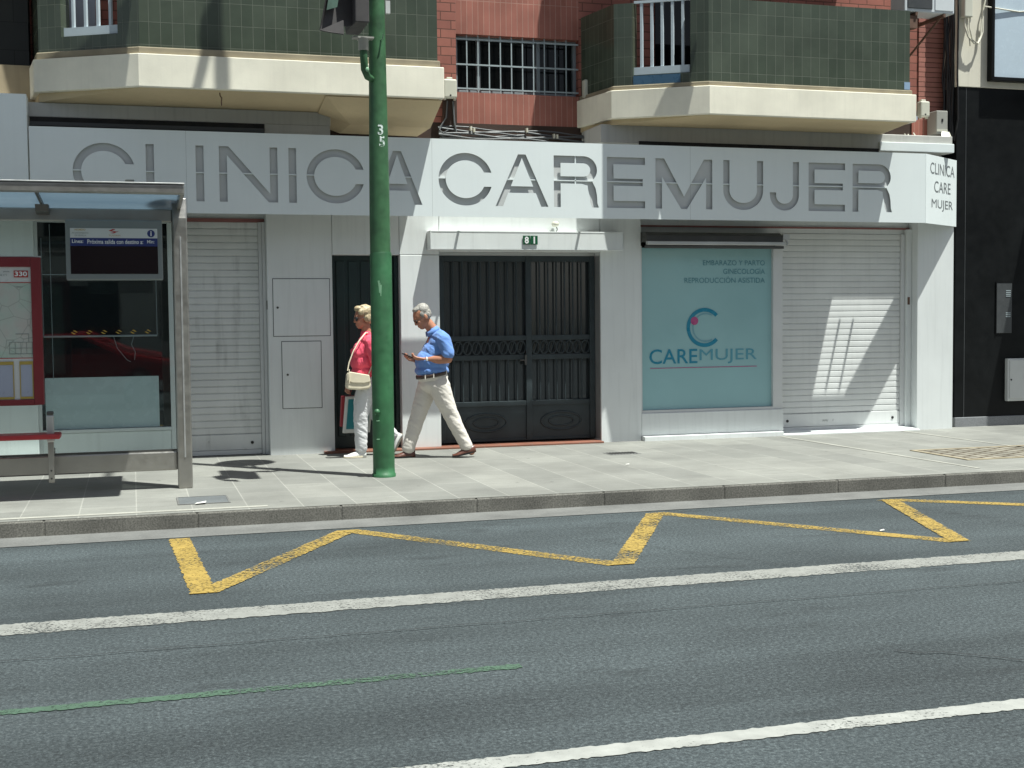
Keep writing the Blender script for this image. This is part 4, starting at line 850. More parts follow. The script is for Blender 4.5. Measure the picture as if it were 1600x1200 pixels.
# route map case
RY = 12.12
rm = thing('route_map_case', (-1.1,12.16,0.945), 'dark red framed case holding the route map and notices in the shelter', 'map case')
m = MB(); X0,X1,ZA,ZB2 = -1.75,-0.765,0.945,2.255
m.box(X1-0.085,X1,RY,RY+0.09,ZA,ZB2); m.box(X0,X0+0.085,RY,RY+0.09,ZA,ZB2); m.box(X0+0.085,X1-0.085,RY,RY+0.09,ZB2-0.085,ZB2); m.box(X0+0.085,X1-0.085,RY,RY+0.09,ZA,ZA+0.05); m.build('case_frame', 'redframe', rm, 0.006)
B(X0,X1+0.006,RY+0.01,RY+0.08,ZB2+0.001,ZB2+0.012).build('case_lid', 'alu', rm)
B(X0+0.085,X1-0.085,RY+0.02,RY+0.03,ZA+0.05,1.36).build('notice_board', 'paper', rm); B(X0+0.085,X1-0.085,RY+0.02,RY+0.03,1.366,2.03).build('map_sheet', 'map', rm); B(X0+0.085,X1-0.085,RY+0.02,RY+0.03,2.036,2.17).build('map_heading', 'paper', rm)
m = MB(); m.box(X0+0.085,X1-0.086,RY+0.017,RY+0.03,2.03,2.036); m.box(X0+0.085,X1-0.086,RY+0.017,RY+0.03,1.36,1.366); m.build('divider', 'textred', rm)
pl_ = B(-0.99,-0.872,RY+0.014,RY+0.02,2.078,2.138).build('stop_number_plate', 'textred', rm)
text_mb('330',(-0.931,RY+0.012,2.088),(1,0,0),(0,0,1),width=0.104,height=0.042,align='C',bold=0.03,depth=0.001).build('stop_number', 'textwhite', rm)
text_mb('parada',(-1.025,RY+0.018,2.12),(1,0,0),(0,0,1),height=0.018,align='R',depth=0.001).build('lettering', 'texgrey', rm); text_mb('línea nº1',(-1.05,RY+0.018,2.092),(1,0,0),(0,0,1),height=0.018,align='R',depth=0.001).build('lettering', 'texgrey', rm)
m = MB()
for i in range(5): x = -1.045+0.0475*i; m.box(x,x+0.003,RY+0.017,RY+0.02,1.40,1.505)
for z in (1.40,1.45,1.502): m.box(-1.045,-0.852,RY+0.0165,RY+0.02,z,z+0.003)
m.box(-0.99,-0.88,RY+0.0165,RY+0.02,1.575,1.579); m.box(-0.884,-0.88,RY+0.0165,RY+0.02,1.51,1.575); m.box(-0.97,-0.92,RY+0.0165,RY+0.02,1.99,1.994); m.build('map_grid', 'texgrey', rm)
for x0,x1 in ((-1.16,-1.012),(-0.965,-0.852)):
    n_o = B(x0,x1,RY+0.013,RY+0.02,1.00,1.335).build('notice', 'lilac', rm)
    m = MB(); m.box(x0,x1,RY+0.009,RY+0.0125,1.305,1.335); m.box(x0,x1,RY+0.009,RY+0.0125,1.00,1.02); m.box(x0,x0+0.008,RY+0.009,RY+0.0125,1.02,1.305); m.box(x1-0.008,x1,RY+0.009,RY+0.0125,1.02,1.305); m.build('notice_border', 'goldbar', n_o)

# ------------------------------------------------------------------ green lamp post
PX, PY = 2.345, 12.385
lp = thing('lamp_post', (PX,PY,PZ), 'tall green painted lamp post with stencilled number 35 standing on the pavement', 'lamp post')
MB().lathe([(0.116,-0.01),(0.116,0.03),(0.108,0.034),(0.106,0.10),(0.106,2.18),(0.100,2.20)],(PX,PY,PZ),32).build('base_sleeve', 'green2', lp)
MB().lathe([(0.0995,2.0),(0.099,2.6),(0.076,4.7),(0.066,8.0),(0.056,11.2)],(PX-0.004,PY,PZ),32).build('shaft', 'green', lp)
# number wrapped on the shaft
def wrap(s, zc, h, xo):
    m = text_mb(s,(0,0,0),(1,0,0),(0,0,1),height=h,align='C',depth=0,bold=0.022); r = 0.0915
    a0 = -pi/2+0.17; m.v = [Vector((PX-0.004+(r+0.001)*cos(a0+(v.x+xo)/r), PY+(r+0.001)*sin(a0+(v.x+xo)/r), zc+v.z)) for v in m.v]; return m
m = wrap('3',3.455,0.098,-0.012); m2 = wrap('5',3.342,0.098,0.002); m.add(m2.v,m2.f); m.build('stencil_number', 'whitepaint', lp)
m = MB(); m.lathe([(0.001,0),(0.030,0.0),(0.030,0.02),(0.018,0.04),(0.001,0.045)],(PX-0.075,PY-0.085,0.76),14); m.box(PX-0.095,PX-0.055,PY-0.108,PY-0.07,0.745,0.762); m.build('cap_lug', 'green2', lp)
m = MB(); m.box(PX-0.085,PX-0.055,PY-0.100,PY-0.085,0.685,0.691); m.box(PX-0.085,PX-0.055,PY-0.100,PY-0.085,0.505,0.511); m.build('slot_edge', 'greenlight', lp)
m = MB(); a0 = -pi/2-0.35
for dx,dz,l in ((0,0,0.10),(0.012,-0.02,0.11),(-0.006,0.02,0.05)):
    for k in range(6):
        a = a0+dx/0.1; z = 2.03+dz-l*k/6; r = 0.1065; w = 0.010-0.0012*k
        m.add([(PX+r*cos(a-w/r),PY+r*sin(a-w/r),z),(PX+r*cos(a+w/r),PY+r*sin(a+w/r),z),(PX+r*cos(a+w/r),PY+r*sin(a+w/r),z-l/6),(PX+r*cos(a-w/r),PY+r*sin(a-w/r),z-l/6)],[(0,1,2,3)])
m.build('paint_drip', 'greenlight', lp)
m = MB(); m.tube([(PX+0.02,PY-0.078,4.36),(PX+0.03,PY-0.12,4.37),(PX+0.035,PY-0.13,4.41)],0.008,8); m.build('hook', 'greenlight', lp)
# lamp arms high above
m = MB(); m.tube([(PX,PY,11.1),(PX-0.02,PY-0.7,11.5),(PX-0.02,PY-2.0,11.7)],0.035,8); m.tube([(PX-0.05,PY,11.1),(PX-0.42,PY,9.6),(PX-0.55,PY,9.0)],0.04,8); m.box(PX-0.14,PX+0.02,PY-0.03,PY+0.03,10.7,11.2); m.build('lamp_arm', 'green', lp)
MB().ell((PX-0.02,PY-2.2,11.66),(0.16,0.4,0.09)).build('lamp_head', 'greybox', lp)
m = MB().lathe([(0.01,-0.05),(0.30,-0.04),(0.32,0.0),(0.26,0.05),(0.01,0.10)],(PX+0.06,PY+0.40,5.72),28); dd = m.build('pavement_lamp', 'greybox', lp); MB().tube([(PX,PY+0.05,5.1),(PX+0.01,PY+0.22,5.3),(PX+0.04,PY+0.34,5.7)],0.024,8).build('lamp_bracket', 'green', lp)
# traffic signal hung on the post by a curved pipe
ts = thing('traffic_signal', (2.05,11.95,4.25), 'dark grey hooded traffic signal seen from behind on the lamp post', 'traffic signal')
m = MB(); m.tube([(PX-0.06,PY-0.04,3.985),(PX-0.12,PY-0.10,4.0),(PX-0.155,PY-0.14,4.06),(PX-0.165,PY-0.15,4.20),(PX-0.165,PY-0.15,4.32)],[0.03,0.034,0.036,0.036,0.036],12); m.build('curved_arm', 'green', ts)
m = MB(); m.ell((PX-0.135,PY-0.172,4.055),(0.018,0.008,0.022)); m.build('arm_plug', 'greenlight', ts)
MB().lathe([(0.044,0),(0.05,0.01),(0.05,0.09),(0.06,0.10),(0.06,0.12)],(PX-0.165,PY-0.15,4.235),16).build('coupling', 'greybox', ts)
MB().box(PX-0.27,PX-0.07,PY-0.20,PY-0.10,4.345,4.36).build('mount_plate', 'greybox', ts)
m = MB(); m.xprism([(11.62,4.36),(12.16,4.36),(12.22,4.45),(12.22,5.4),(11.62,5.4)], 2.00, 2.13); m.build('signal_body', 'sheet', ts, 0.01)
m = MB()
m.add([(1.70,11.75,4.30),(2.02,11.80,4.37),(2.16,11.9,5.5),(1.95,11.7,5.5)],[(0,1,2,3)]); m.add([(1.70,11.75,4.30),(1.75,11.60,4.255),(1.87,11.50,4.22),(1.89,11.62,4.37)],[(0,1,2,3)])
vz = m.build('signal_hood', 'sheet', ts); k_ = vz.modifiers.new('s','SOLIDIFY'); k_.thickness = 0.012
m = MB(); m.add([(1.755,11.70,4.47),(1.85,11.69,4.50),(2.03,11.68,5.5),(1.93,11.69,5.5)],[(0,1,2,3)]); vg = m.build('hood_edge', 'sheetgreen', ts); k_ = vg.modifiers.new('s','SOLIDIFY'); k_.thickness = 0.01
m = MB(); m.box(2.425,2.47,12.36,12.40,4.63,4.75); m.build('tag_plate', 'boxwhite', lp)

# small litter on the ground
random.seed(11)
for (x,y,z,lab) in ((0.47,11.02,PZ,'scrap of white paper on the kerb edge by the inspection cover'),(4.9,12.4,PZ,'tiny pale scrap lying in the middle of the pavement'),(5.5,8.6,0,'pale scrap lying in the bus lane by the gutter')):
    m = MB(); m.add([(0,0,0.008),(0.09,0.02,0.012),(0.10,0.06,0.02),(0.02,0.05,0.01)],[(0,1,2,3)]); m.v = [v*(1 if z and x < 1 else 0.5)+Vector((x,y,z+0.002)) for v in m.v]
    o = m.build_loc('paper_scrap', 'bagwhite', lab, 'litter', 'litter on the ground', loc=(x,y,z)); k_ = o.modifiers.new('s','SOLIDIFY'); k_.thickness = 0.003

# ------------------------------------------------------------------ people
def head(m, c, tilt, s=1.0, turn=0.0):
    """a head facing -x at the origin, tilted forward (towards -x) by tilt"""
    R = Matrix.Rotation(turn, 3, 'Z') @ Matrix.Rotation(-tilt, 3, 'Y'); c = Vector(c)
    def e(p, r, rot=None): m.ell(c+R@(Vector(p)*s), tuple(q*s for q in r), R @ rot if rot else R, 20, 14)
    e((0.012,0,0.035),(0.098,0.077,0.090)); e((-0.028,0,0.015),(0.070,0.068,0.085)); e((-0.035,0,-0.045),(0.060,0.058,0.075)); e((-0.052,0,-0.100),(0.038,0.040,0.032))
    e((-0.010,0,-0.075),(0.060,0.056,0.040))
    e((-0.086,0,0.020),(0.018,0.048,0.014)); e((-0.100,0,-0.028),(0.018,0.013,0.028), Matrix.Rotation(0.35,3,'Y')); e((-0.106,0,-0.043),(0.016,0.017,0.012))
    e((-0.090,0,-0.074),(0.012,0.024,0.008)); e((-0.088,0,-0.086),(0.011,0.021,0.008))
    for y in (-1,1):
        e((0.018,0.078*y,-0.015),(0.022,0.010,0.033), Matrix.Rotation(0.25,3,'Y')); e((-0.068,0.040*y,-0.030),(0.026,0.024,0.022)); e((-0.078,0.032*y,-0.004),(0.014,0.014,0.011))
    return lambda p: c+R@(Vector(p)*s), R
def hand(m, w, fwd, palm_n, s=1.0, curl=0.6, thumb_up=None):
    """palm and five separate bent fingers: w wrist, fwd pointing to the knuckles, palm_n the way the palm looks"""
    f = Vector(fwd).normalized(); nrm = Vector(palm_n); nrm = (nrm-f*nrm.dot(f)).normalized(); side = f.cross(nrm).normalized(); w = Vector(w)
    def P(a,b,c): return w+f*a*s+side*b*s+nrm*c*s
    for b in (-0.026,-0.009,0.009,0.026): m.cap(P(0.0,b*0.7,0),0.015*s,P(0.085,b*1.15,0),0.0125*s)
    for b,L,i in ((-0.030,0.060,3),(-0.010,0.074,2),(0.010,0.078,1),(0.030,0.070,0)):
        k = curl*(1+0.12*i); p0 = P(0.088,b*1.1,0); a1 = k*0.6; p1 = p0+(f*cos(a1)+nrm*sin(a1))*L*0.48*s; a2 = a1+k*0.8; p2 = p1+(f*cos(a2)+nrm*sin(a2))*L*0.32*s; a3 = a2+k*0.6; p3 = p2+(f*cos(a3)+nrm*sin(a3))*L*0.24*s
        m.cap(p0,0.0095*s,p1,0.0088*s); m.cap(p1,0.0088*s,p2,0.0082*s); m.cap(p2,0.0082*s,p3,0.0072*s)
    t0 = P(0.020,0.022,0.006); t1 = P(0.052,0.050,0.020); t2 = P(0.085,0.056,0.030); t3 = P(0.108,0.050,0.036)
    m.cap(t0,0.016*s,t1,0.0125*s); m.cap(t1,0.0122*s,t2,0.0105*s); m.cap(t2,0.0105*s,t3,0.0085*s)
def shoe(m, toe, heel, h=0.07, w=0.045):
    t = Vector(toe); e = Vector(heel); d = t-e; L = d.length; d.normalize(); s_ = Vector((d.y,-d.x,0)).normalized(); u = s_.cross(d).normalized()
    if u.z < 0: u = -u
    n = 15; rings = []
    for i in range(n):
        a = i/(n-1); c = e.lerp(t, a); ww = w*(0.70+0.42*sin(pi*min(1,a*0.78+0.1)))*(1 if a < 0.84 else max(0.35, 1-(a-0.84)*3.6)); hh = h*(1.0 if a < 0.35 else 1-0.62*min(1,(a-0.35)/0.5)); ww *= (0.72 if a == 0 else 1)
        rings.append([c + s_*ww*cos(q) + u*(0.004+hh*max(0,sin(q))**0.8 if sin(q) > 0 else 0.004) for q in [2*pi*k/18 for k in range(18)]])
    vs = [v for r in rings for v in r]; fs = [(i*18+k,i*18+(k+1)%18,(i+1)*18+(k+1)%18,(i+1)*18+k) for i in range(n-1) for k in range(18)]
    m.add(vs, fs, True); m.add(rings[0], [tuple(range(18))]); m.add(rings[-1], [tuple(range(18))])
    return s_, u, d
def sole(toe, heel, w=0.047):
    t = Vector(toe); e = Vector(heel); d = (t-e); L = d.length; d.normalize(); s_ = Vector((d.y,-d.x,0)).normalized(); u = s_.cross(d).normalized(); u = -u if u.z < 0 else u
    P = []
    for k in range(24):
        q = 2*pi*k/24; a = 0.5-0.5*cos(q); ww = w*(0.78+0.38*sin(pi*min(1,a*0.78+0.1)))*abs(sin(q))**0.55*(1 if sin(q) > 0 else -1); P.append(e+d*(a*(L+0.012)-0.006)+s_*ww)
    m = MB(); m.add(P+[p+u*0.016 for p in P], [tuple(range(24)), tuple(range(24,48))]+[(i,(i+1)%24,(i+1)%24+24,i+24) for i in range(24)]); return m
def glasses(f, s, dark, parent, mat_l='blackplain', mat_f='darksteel'):
    m = MB()
    for y in (-1,1):
        c = f((-0.104,0.033*y,-0.008)); pts = [f((-0.104+0.010*abs(cos(a)),0.033*y+0.026*cos(a),-0.010+0.021*sin(a))) for a in [2*pi*k/16 for k in range(17)]]; m.tube(pts, 0.0022, 5, False)
        m.tube([f((-0.098,0.058*y,-0.004)),f((-0.05,0.078*y,-0.004)),f((0.015,0.083*y,-0.002)),f((0.03,0.083*y,-0.012))], 0.0025, 5)
    m.tube([f((-0.108,-0.009,-0.006)),f((-0.110,0,-0.003)),f((-0.108,0.009,-0.006))], 0.0022, 5)
    g = m.build('glasses', mat_f, parent)
    m = MB()
    for y in (-1,1): m.add([f((-0.1045+0.010*abs(cos(a)),0.033*y+0.025*cos(a),-0.010+0.020*sin(a))) for a in [2*pi*k/16 for k in range(16)]], [tuple(range(16))])
    m.build('lens', mat_l, g)

from mathutils import noise as mn
def wrinkle(o, amp, sc, ridge=0.6, seed=0.0, zone=None):
    me = o.data; nrm = [v.normal.copy() for v in me.vertices]
    for v, n_ in zip(me.vertices, nrm):
        q = Vector((v.co.x*sc[0]+v.co.z*sc[3]+seed, v.co.y*sc[1], v.co.z*sc[2]+v.co.x*sc[4])); a = mn.noise(q); b = 1-abs(mn.noise(q*1.9+Vector((7,3,1))))*2
        v.co += n_*amp*(a*(1-ridge)+b*ridge*0.7)*(zone(v.co+Vector((0,0,PZ))) if zone else 1)
    me.update()
# --- man with phone
my = 13.90
man = thing('person', (3.2,my,PZ), 'grey haired man in blue polo shirt and beige trousers striding while reading a phone', 'person')
m = MB(); hf, hR = head(m, (3.082,my-0.01,1.700), radians(30), 0.98, radians(4))
m.chain([((3.12,my,1.66),0.056),((3.20,my,1.56),0.062),((3.255,my,1.48),0.075)])                 # neck
m.chain([((3.25,my,1.45),0.10),((3.21,my,1.28),0.125),((3.20,my,1.10),0.125),((3.21,my,0.96),0.12)])  # trunk
nsh, nel, nwr = (3.285,my-0.185,1.455), (3.318,my-0.225,1.235), (3.085,my-0.125,1.228)
fsh, fel, fwr = (3.245,my+0.185,1.455), (3.235,my+0.235,1.23), (3.02,my+0.085,1.215)
m.chain([((3.26,my-0.05,1.46),0.07),(nsh,0.048),((3.305,my-0.21,1.33),0.056),(nel,0.052),((3.23,my-0.19,1.228),0.051),((3.15,my-0.155,1.228),0.039),(nwr,0.029)])
m.chain([((3.25,my+0.05,1.46),0.07),(fsh,0.046),((3.24,my+0.215,1.33),0.050),(fel,0.044),((3.13,my+0.165,1.222),0.042),(fwr,0.029)])
hand(m, (3.075,my-0.12,1.228), (-1,0.28,0.16), (0.10,0.35,1.0), 1.0, 0.55); hand(m, (3.01,my+0.08,1.213), (-1,-0.30,0.22), (0.1,-0.3,1.0), 0.98, 0.75)
m.chain([((3.235,my-0.09,0.95),0.09),((3.37,my-0.10,0.625),0.062),((3.545,my-0.125,0.245),0.042),((3.60,my-0.125,0.19),0.04)])
m.chain([((3.17,my+0.09,0.93),0.09),((3.045,my+0.085,0.60),0.062),((2.925,my+0.08,0.23),0.042),((2.93,my+0.08,0.18),0.04)])
body = remesh(m, 'body', 'skin', man, 0.0065, 4)
m = MB()
for p,r in (((3.255,my,1.475),(0.095,0.185,0.060)),((3.265,my,1.40),(0.130,0.200,0.110)),((3.232,my,1.30),(0.152,0.192,0.14)),((3.192,my,1.20),(0.190,0.190,0.15)),((3.186,my,1.10),(0.190,0.186,0.085)),((3.300,my,1.43),(0.095,0.17,0.10))): m.ell(p,r)
m.chain([((3.265,my-0.10,1.475),0.074),((3.285,my-0.180,1.440),0.078),((3.308,my-0.212,1.35),0.069),((3.318,my-0.222,1.295),0.071)]); m.chain([((3.25,my+0.10,1.475),0.070),((3.25,my+0.185,1.43),0.069),((3.245,my+0.215,1.30),0.070)])
m.chain([((3.235,my,1.50),0.085),((3.215,my,1.535),0.072)])
sh_ = remesh(m, 'polo_shirt', 'polo', man, 0.009, 5); wrinkle(sh_, 0.010, (7,7,9,5,8), 0.6, 4.1); wrinkle(sh_, 0.004, (14,12,26,6,14), 0.7, 9.1)
m = MB(); n = 18
for rr, zz_ in ((0,0),): pass
def collar(m, c, rx, ry, ax, h, flare):
    R = Matrix.Rotation(ax, 3, 'Y'); vs = []
    for k in range(n+1):
        a = radians(200)+radians(320)*k/n; vs.append(Vector(c)+R@Vector((rx*cos(a),ry*sin(a),h))); vs.append(Vector(c)+R@Vector(((rx+flare)*cos(a),(ry+flare)*sin(a),0)))
    m.add(vs, [(2*k,2*k+2,2*k+3,2*k+1) for k in range(n)], True)
collar(m, (3.205,my,1.525), 0.070,0.072, radians(-36), 0.045, 0.022)
co = m.build('collar', 'polo', man); k_ = co.modifiers.new('s','SOLIDIFY'); k_.thickness = 0.006
m = MB()
for p,r in (((3.195,my,1.03),(0.172,0.178,0.085)),((3.215,my,0.95),(0.165,0.180,0.10))): m.ell(p,r)
m.chain([((3.25,my-0.085,0.93),0.122),((3.300,my-0.095,0.78),0.106),((3.366,my-0.10,0.63),0.086),((3.450,my-0.112,0.44),0.076),((3.540,my-0.122,0.262),0.069)])
m.chain([((3.16,my+0.085,0.92),0.118),((3.10,my+0.085,0.76),0.102),((3.048,my+0.085,0.61),0.085),((2.985,my+0.082,0.42),0.076),((2.928,my+0.08,0.238),0.070)])
tr_ = remesh(m, 'trousers', 'chino', man, 0.009, 4); wrinkle(tr_, 0.010, (6,4,11,5,7), 0.55, 1.3); wrinkle(tr_, 0.0035, (10,7,24,9,12), 0.7, 5.3)
def band(m, c, rx, ry, tilt, h, t=0.004, nn=36):
    R = Matrix.Rotation(tilt, 3, 'Y'); vs = []
    for k in range(nn):
        a = 2*pi*k/nn
        for q, z in ((0,-h/2),(0,h/2),(t,h/2),(t,-h/2)): vs.append(Vector(c)+R@Vector(((rx+q)*cos(a),(ry+q)*sin(a),z)))
    for k in range(nn):
        o = 4*k; p = 4*((k+1)%nn); pass
    fs = []
    for k in range(nn):
        o = 4*k; p = 4*((k+1)%nn)
        for j in range(4): fs.append((o+j,p+j,p+(j+1)%4,o+(j+1)%4))
    m.add(vs, fs, True); return m
bt_ = band(MB(), (3.190,my,1.055), 0.178,0.186, radians(-10), 0.036).build('belt', 'beltm', man)
m = MB(); R_ = Matrix.Rotation(radians(-10), 3, 'Y')
for a in (radians(232), radians(262), radians(318)):
    c = Vector((3.190,my,1.055))+R_@Vector((0.184*cos(a),0.192*sin(a),0)); m.box(c.x-0.005,c.x+0.005,c.y-0.004,c.y+0.004,c.z-0.024,c.z+0.024)
m.build('belt_loop', 'chino', bt_)
band(MB(), (3.098,my-0.130,1.228), 0.033,0.033, radians(90), 0.012).build('watch_strap', 'alu', man); MB().box(3.085,3.112,my-0.172,my-0.160,1.213,1.243).build('watch_face', 'boxwhite', man, 0.004)
for nm, toe, heel in (('near',(3.385,my-0.135,0.137),(3.648,my-0.125,0.188)),('far',(2.745,my+0.07,0.132),(3.00,my+0.085,0.134))):
    m = MB(); shoe(m, toe, heel, 0.078, 0.046); s1 = m.build('shoe', 'leather', man); sole(toe, heel, 0.049).build('sole', 'blackplain', s1)
    d = Vector(toe)-Vector(heel); mm = MB()
    for k in range(3): c = Vector(heel)+d*(0.52+0.07*k)+Vector((0,0,0.066-0.011*k)); mm.tube([c+Vector((0,-0.022,-0.004)),c,c+Vector((0,0.022,-0.004))],0.003,5)
    mm.build('shoelace', 'beltm', s1)
def hairshell(name, f, R, s, mat, parts, parent, vox=0.006):
    m = MB()
    for p, r in parts: m.ell(f(p), tuple(q*s for q in r), R, 20, 14)
    o = remesh(m, name, mat, parent, vox, 2); wrinkle(o, 0.006, (60,45,22,12,0), 0.6, 3.0); return o
hairshell('hair', hf, hR, 0.98, 'greyhair', [((0.040,0,0.062),(0.084,0.080,0.078)),((0.070,0,0.020),(0.048,0.072,0.078)),((-0.015,0,0.100),(0.050,0.058,0.030)),((0.050,0.055,0.0),(0.034,0.026,0.050)),((0.050,-0.055,0.0),(0.034,0.026,0.050)),((-0.030,0.0,0.103),(0.035,0.045,0.022)),((0.0,0.066,0.03),(0.03,0.014,0.035)),((0.0,-0.066,0.03),(0.03,0.014,0.035))], man)
glasses(hf, 0.98, False, man, 'winglass', 'darksteel')
ph = thing('phone', (2.90,my,1.26), 'dark smartphone held out in the hands of the walking man', 'phone')
dvec = Vector((-0.95,0,0.42)).normalized(); uvec = Vector((0.42,0,0.95)); svec = Vector((0,1,0)); c0 = Vector((2.915,my-0.03,1.268))
def slab_(c, a, b, t): return [c+dvec*i*a+svec*j*b+uvec*k*t for k in (-1,1) for i,j in ((-1,-1),(1,-1),(1,1),(-1,1))]
FB = [(0,3,2,1),(4,5,6,7),(0,1,5,4),(1,2,6,5),(2,3,7,6),(3,0,4,7)]
MB().add(slab_(c0,0.070,0.035,0.0045), FB).build('phone_case', 'blackplain', ph, 0.002); MB().add(slab_(c0+uvec*0.005,0.062,0.031,0.0006), FB).build('phone_screen', 'screen', ph)

# --- woman half hidden by the lamp post
wy = 14.28
wo = thing('person', (2.5,wy,PZ), 'woman in coral blouse and white trousers walking half hidden by the lamp post', 'person')
m = MB(); wf_, wR = head(m, (2.492,wy,1.700), radians(6), 0.95, radians(6))
m.chain([((2.52,wy,1.62),0.050),((2.53,wy,1.53),0.055),((2.53,wy,1.46),0.07)])
m.chain([((2.53,wy,1.42),0.09),((2.52,wy,1.26),0.11),((2.53,wy,1.08),0.11),((2.54,wy,0.95),0.11)])
m.chain([((2.54,wy-0.04,1.44),0.06),((2.56,wy-0.160,1.42),0.046),((2.62,wy-0.21,1.18),0.040),((2.66,wy-0.21,0.98),0.036),((2.655,wy-0.21,0.92),0.027)])
m.chain([((2.53,wy+0.04,1.44),0.06),((2.52,wy+0.165,1.42),0.050),((2.47,wy+0.21,1.18),0.040),((2.37,wy+0.19,1.00),0.034),((2.335,wy+0.18,0.945),0.026)])
hand(m, (2.655,wy-0.21,0.915), (-0.15,0.05,-1), (-0.7,0.4,0.3), 0.9, 0.9); hand(m, (2.333,wy+0.18,0.94), (-0.25,-0.05,-1), (1.0,0.1,-0.1), 0.9, 1.2)
m.chain([((2.50,wy-0.08,0.92),0.085),((2.425,wy-0.09,0.59),0.058),((2.425,wy-0.09,0.24),0.038),((2.42,wy-0.09,0.19),0.036)])
m.chain([((2.57,wy+0.08,0.92),0.085),((2.63,wy+0.08,0.59),0.058),((2.83,wy+0.08,0.36),0.038),((2.87,wy+0.08,0.30),0.036)])
remesh(m, 'body', 'skin2', wo, 0.0065, 4)
m = MB()
for p,r in (((2.53,wy,1.435),(0.085,0.165,0.060)),((2.505,wy,1.33),(0.125,0.165,0.12)),((2.455,wy-0.07,1.30),(0.095,0.08,0.085)),((2.455,wy+0.07,1.30),(0.095,0.08,0.085)),((2.495,wy,1.20),(0.15,0.165,0.14)),((2.50,wy,1.08),(0.150,0.172,0.09)),((2.475,wy-0.02,1.01),(0.11,0.15,0.05))): m.ell(p,r)
m.chain([((2.54,wy-0.10,1.44),0.062),((2.56,wy-0.172,1.40),0.066),((2.59,wy-0.205,1.26),0.066),((2.615,wy-0.21,1.17),0.064)]); m.chain([((2.53,wy+0.10,1.44),0.062),((2.52,wy+0.172,1.40),0.066),((2.49,wy+0.205,1.24),0.066)])
m.chain([((2.535,wy,1.47),0.075),((2.53,wy,1.50),0.066)])
bl_ = remesh(m, 'blouse', 'coral', wo, 0.009, 4); wrinkle(bl_, 0.016, (12,9,4,2,3), 0.65, 2.2); wrinkle(bl_, 0.006, (24,16,9,4,6), 0.7, 1.2)
m = MB()
for p,r in (((2.535,wy,1.00),(0.140,0.160,0.08)),((2.54,wy,0.92),(0.148,0.172,0.10))): m.ell(p,r)
m.chain([((2.505,wy-0.08,0.90),0.112),((2.455,wy-0.085,0.74),0.096),((2.432,wy-0.09,0.58),0.080),((2.432,wy-0.09,0.40),0.071),((2.432,wy-0.09,0.235),0.066)])
m.chain([((2.575,wy+0.08,0.90),0.112),((2.61,wy+0.08,0.74),0.096),((2.645,wy+0.08,0.59),0.080),((2.73,wy+0.08,0.47),0.072),((2.82,wy+0.08,0.365),0.066)])
wt_ = remesh(m, 'trousers', 'whitecotton', wo, 0.009, 4); wrinkle(wt_, 0.010, (7,5,12,6,8), 0.55, 8.0); wrinkle(wt_, 0.004, (12,8,26,8,12), 0.7, 2.0)
for toe, heel in (((2.235,wy-0.10,0.132),(2.485,wy-0.09,0.134)),((2.832,wy+0.075,0.145),(2.94,wy+0.08,0.355))):
    m = MB(); shoe(m, toe, heel, 0.075, 0.043); s1 = m.build('shoe', 'whiteshoe', wo); sole(toe, heel, 0.046).build('sole', 'bagcream', s1)
hairshell('hair', wf_, wR, 0.95, 'blond', [((0.030,0,0.062),(0.100,0.092,0.085)),((0.070,0,0.0),(0.060,0.084,0.090)),((-0.045,0,0.105),(0.050,0.062,0.036)),((0.035,0.066,-0.01),(0.045,0.030,0.055)),((0.035,-0.066,-0.01),(0.045,0.030,0.055)),((-0.02,-0.06,0.06),(0.05,0.03,0.04)),((-0.02,0.06,0.06),(0.05,0.03,0.04)),((0.09,-0.03,0.03),(0.03,0.03,0.03)),((0.0,-0.03,0.125),(0.035,0.03,0.022)),((0.05,0.02,0.13),(0.03,0.03,0.02))], wo)
g = MB()
glasses(wf_, 0.95, True, wo, 'blackplain', 'blackplain')
m = MB()
for y in (-1,1): m.ell(wf_((-0.092,0.036*y,-0.010)),(0.012,0.034,0.027),wR,14,10)
m.build('sunglass_lens', 'blackplain', wo)
# shoulder bag
hb_ = thing('handbag', (2.38,wy-0.17,0.90), 'cream leather shoulder bag hanging at the hip of the woman in coral', 'handbag')
m = MB(); bx = [(2.245,0.93),(2.27,0.905),(2.40,0.895),(2.51,0.905),(2.53,0.94),(2.505,1.055),(2.30,1.095),(2.262,1.08)]
m.yprism(bx, wy-0.245, wy-0.165); m.build('bag_body', 'bagcream', hb_, 0.022)
m = MB(); m.yprism([(2.26,1.00),(2.33,0.975),(2.45,0.97),(2.522,0.985),(2.508,1.06),(2.30,1.10),(2.264,1.086)], wy-0.256, wy-0.236); m.build('bag_flap', 'bagcream', hb_, 0.008)
m = MB(); m.tube([(2.275,wy-0.20,1.11),(2.295,wy-0.19,1.20),(2.345,wy-0.175,1.32),(2.42,wy-0.15,1.44),(2.50,wy-0.10,1.525),(2.56,wy-0.02,1.52)],0.007,7); m.tube([(2.51,wy-0.20,1.07),(2.60,wy-0.16,1.25),(2.62,wy-0.10,1.42),(2.58,wy-0.03,1.52)],0.007,7); m.build('bag_strap', 'bagcream', hb_)
MB().tube([(2.285,wy-0.25,1.13),(2.285,wy-0.262,1.02),(2.28,wy-0.262,0.97)],0.006,6).build('bag_tie', 'bagcream', hb_)
